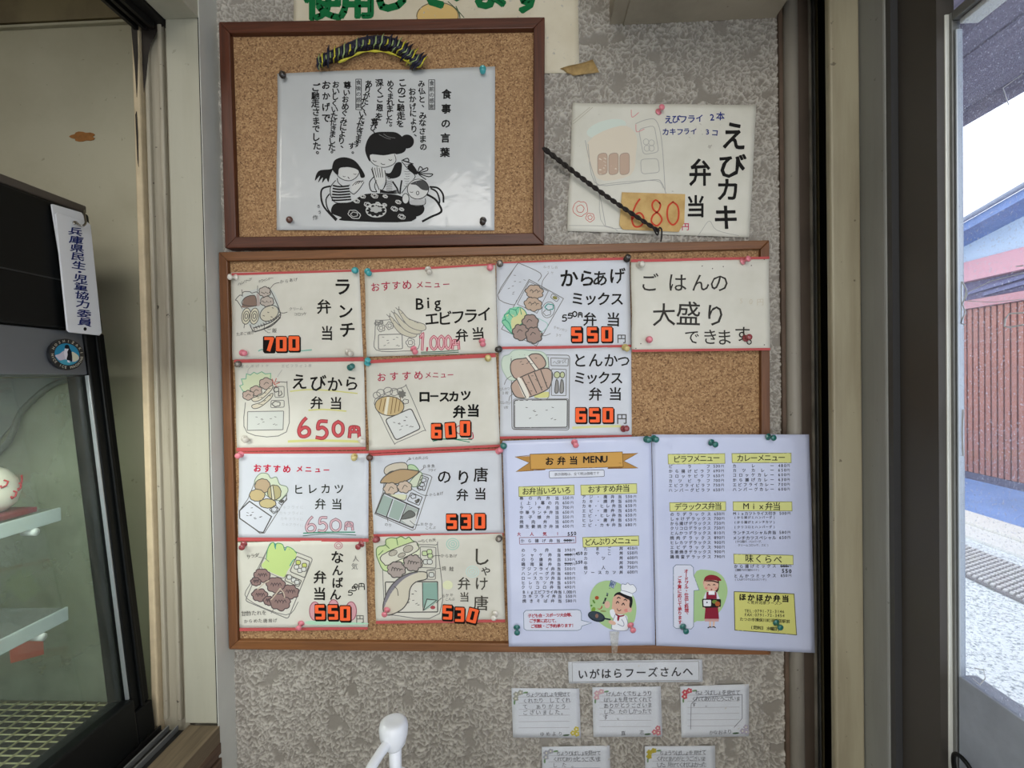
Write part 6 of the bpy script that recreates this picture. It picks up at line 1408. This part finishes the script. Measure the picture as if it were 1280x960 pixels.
# red cloth and round white figure on the upper shelf
RC = mat('dark_red_cloth', rgb(118, 40, 48), 0.8, var=0.12, vscale=60)
cl = box('red_cloth', E1.x - 0.10, E1.x - 0.006, YN + 0.1, E1.y - 0.022, E1.z + 0.0026, E1.z + 0.009, RC, None, 0.001); tag(cl, 'dark red cloth mat on the upper shelf of the display case', 'cloth')
fx = SF.p(4, 613, -0.075)
fig = empty('round_figurine', (fx.x - 0.02, fx.y, E1.z + 0.0094), 'round white painted figurine with red marks on the red cloth', 'figurine')
r0 = 0.030
prof = [(0.0005, 0), (0.016, 0.001), (0.026, 0.010), (0.0295, 0.024), (0.027, 0.040), (0.018, 0.053), (0.008, 0.058), (0.0005, 0.059)]
lathe('body', prof, fig.location, mat('figurine_white', rgb(226, 220, 208), 0.4, coat=.4), fig, 24)
for k in range(6):
    a = -0.9 + k * 0.34; pz = 0.022 + 0.008 * (k % 3)
    p0 = fig.location + Vector((0.0300 * math.cos(a), 0.0300 * math.sin(a), pz))
    pts = [p0 + Vector((-0.004 * math.sin(a) * math.sin(j * 1.3), 0.004 * math.cos(a) * math.sin(j * 1.3), 0.0045 * math.cos(j * 1.1))) for j in range(5)]
    tube('painted_mark', pts, 0.0011, ink('b8323c'), fig, 6)
# orange tag under the lower shelf
tg = Surf((E2.x - 0.03, 0, 0), (1, 0, 0))
q = [SF.p(12, 808, -0.09), SF.p(54, 797, -0.09), SF.p(55, 818, -0.09), SF.p(14, 829, -0.09)]
otg = prism('orange_label', q, (-0.001, 0, 0), mat('faded_orange', rgb(186, 98, 78), 0.6, var=.1, vscale=100), None); tag(otg, 'faded orange label hanging under the lower case shelf', 'label')

# emblem on the grey panel
EM = Sheet('round_emblem', 'round emblem with penguin on blue, on the grey panel of the case', 'emblem', [(60, 422), (105, 422), (105, 464), (60, 464)], 0.0, (50, 415, 17.45), BLACK, surf=SF, amp=0, build=False)
EM.off = 0.0
loc = SF.p(82.5, 443, -0.002)
er = [SF.p(50 + x / 17.45, 415 + y / 17.45, 0.0) for x, y in ell(582, 487, 385, 335, 20, 32)]
eo = prism('round_emblem', er, -nF * 0.0038, mat('emblem_black', rgb(22, 24, 28), 0.3, coat=.6)); tag(eo, 'round emblem with a penguin on blue, on the grey panel of the case', 'emblem')
EM.root = eo; EM.ctr = Vector(loc)
EM.fill('2f8ab0', ell(588, 487, 275, 232, 20)); EM.fill('c9c4d2', [(330, 510), (420, 480), (520, 410), (560, 480), (700, 440), (830, 520), (840, 600), (720, 650), (560, 600), (430, 620), (370, 570)]); EM.fill('d4d4bc', [(690, 440), (740, 445), (835, 520), (830, 600), (740, 650), (700, 560)])
EM.fill('4aa0b8', [(430, 640), (560, 600), (700, 660), (760, 650), (640, 715), (500, 700)]); EM.fill('e2dfe8', [(545, 360), (620, 370), (620, 470), (575, 600), (545, 560), (520, 470), (530, 400)]); EM.fill('15161e', [(535, 330), (550, 290), (590, 275), (630, 300), (650, 360), (690, 450), (700, 640), (640, 620), (580, 600), (600, 500), (595, 430), (620, 370), (560, 365)]); EM.fill('e4e0ea', [(600, 610), (660, 665), (600, 655)])
prefetch('HOSHIZAKINEMC', 0.02)
def arc_text(t, a0, a1, flip):
    for k, ch in enumerate(t):
        if ch == ' ': continue
        a = math.radians(a0 + (a1 - a0) * k / (len(t) - 1)); r = math.radians(20); x, y = 328 * math.cos(a), 283 * math.sin(a)
        cx, cy = 586 + x * math.cos(r) - y * math.sin(r), 487 + x * math.sin(r) + y * math.cos(r)
        EM.text(ch, cx, cy, size=4.3, color='c9c4b4', bold=.02, rot=math.degrees(a) + 20 + (90 if not flip else -90))
arc_text('HOSHIZAKI', 185, 330, False); arc_text('NICE ICE MACHINE', 155, -10, True)
EM.done(eo)

# hanging plaques
PL = mat('white_plaque', rgb(232, 234, 238), 0.3, coat=.5)
def plaque(name, q, off, th, label):
    v = [SF.p(x, y, off) for x, y in q]; o = prism(name, v, -nF * th, PL, None, 0.001); tag(o, label, 'sign'); return o
K2 = (0, 220, 4.0)
def k2(l): return [(K2[0] + x / 4, K2[1] + y / 4) for x, y in l]
pl_b = plaque('white_plaque', k2([(257, 140), (268, 140), (410, 182), (420, 200), (470, 600), (330, 600)]), 0.0042, 0.002, 'blank white plaque mostly hidden behind the lettered hanging plaque')
pl_f = plaque('white_plaque', k2([(288, 180), (440, 230), (455, 245), (511, 785), (500, 797), (350, 781), (338, 770), (278, 190)]), 0.0085, 0.0025, 'white hanging plaque with blue vertical lettering on the black case')
Tq = Sheet('x', '', '', [(70, 265), (113, 277), (127, 419), (85, 415)], 0.0085, K2, None, surf=SF, amp=0, build=False); Tq.root = pl_f
prefetch('兵庫県民生・児童協力委員', 0.02)
chs = '兵庫県民生・児童協力委員'; ys = [277, 320, 361, 403, 447, 480, 512, 553, 597, 640, 688, 730]
for ch, y in zip(chs, ys):
    x = 376 + (y - 277) * 0.105
    Tq.text(ch, x, y, size=10.5, color='1c2a6a', bold=.02, sx=1.75, shear=-0.0, rot=9)
Tq.fill('1c1c1c', ell(425, 765, 8, 9)); Tq.done(pl_f)
hk = [SF.p(x / 4, 220 + y / 4, o) for x, y, o in ((418, 170, .010), (424, 205, .014), (428, 235, .017), (412, 250, .016), (392, 243, .012), (380, 230, .010), (368, 232, .010), (375, 242, .011))]
h = tube('metal_hook', catmull(hk, False, 5), 0.0013, mat('steel_hook', rgb(168, 164, 156), 0.25, metal=1), None, 10); tag(h, 's-shaped steel hook holding the white plaques', 'hook')
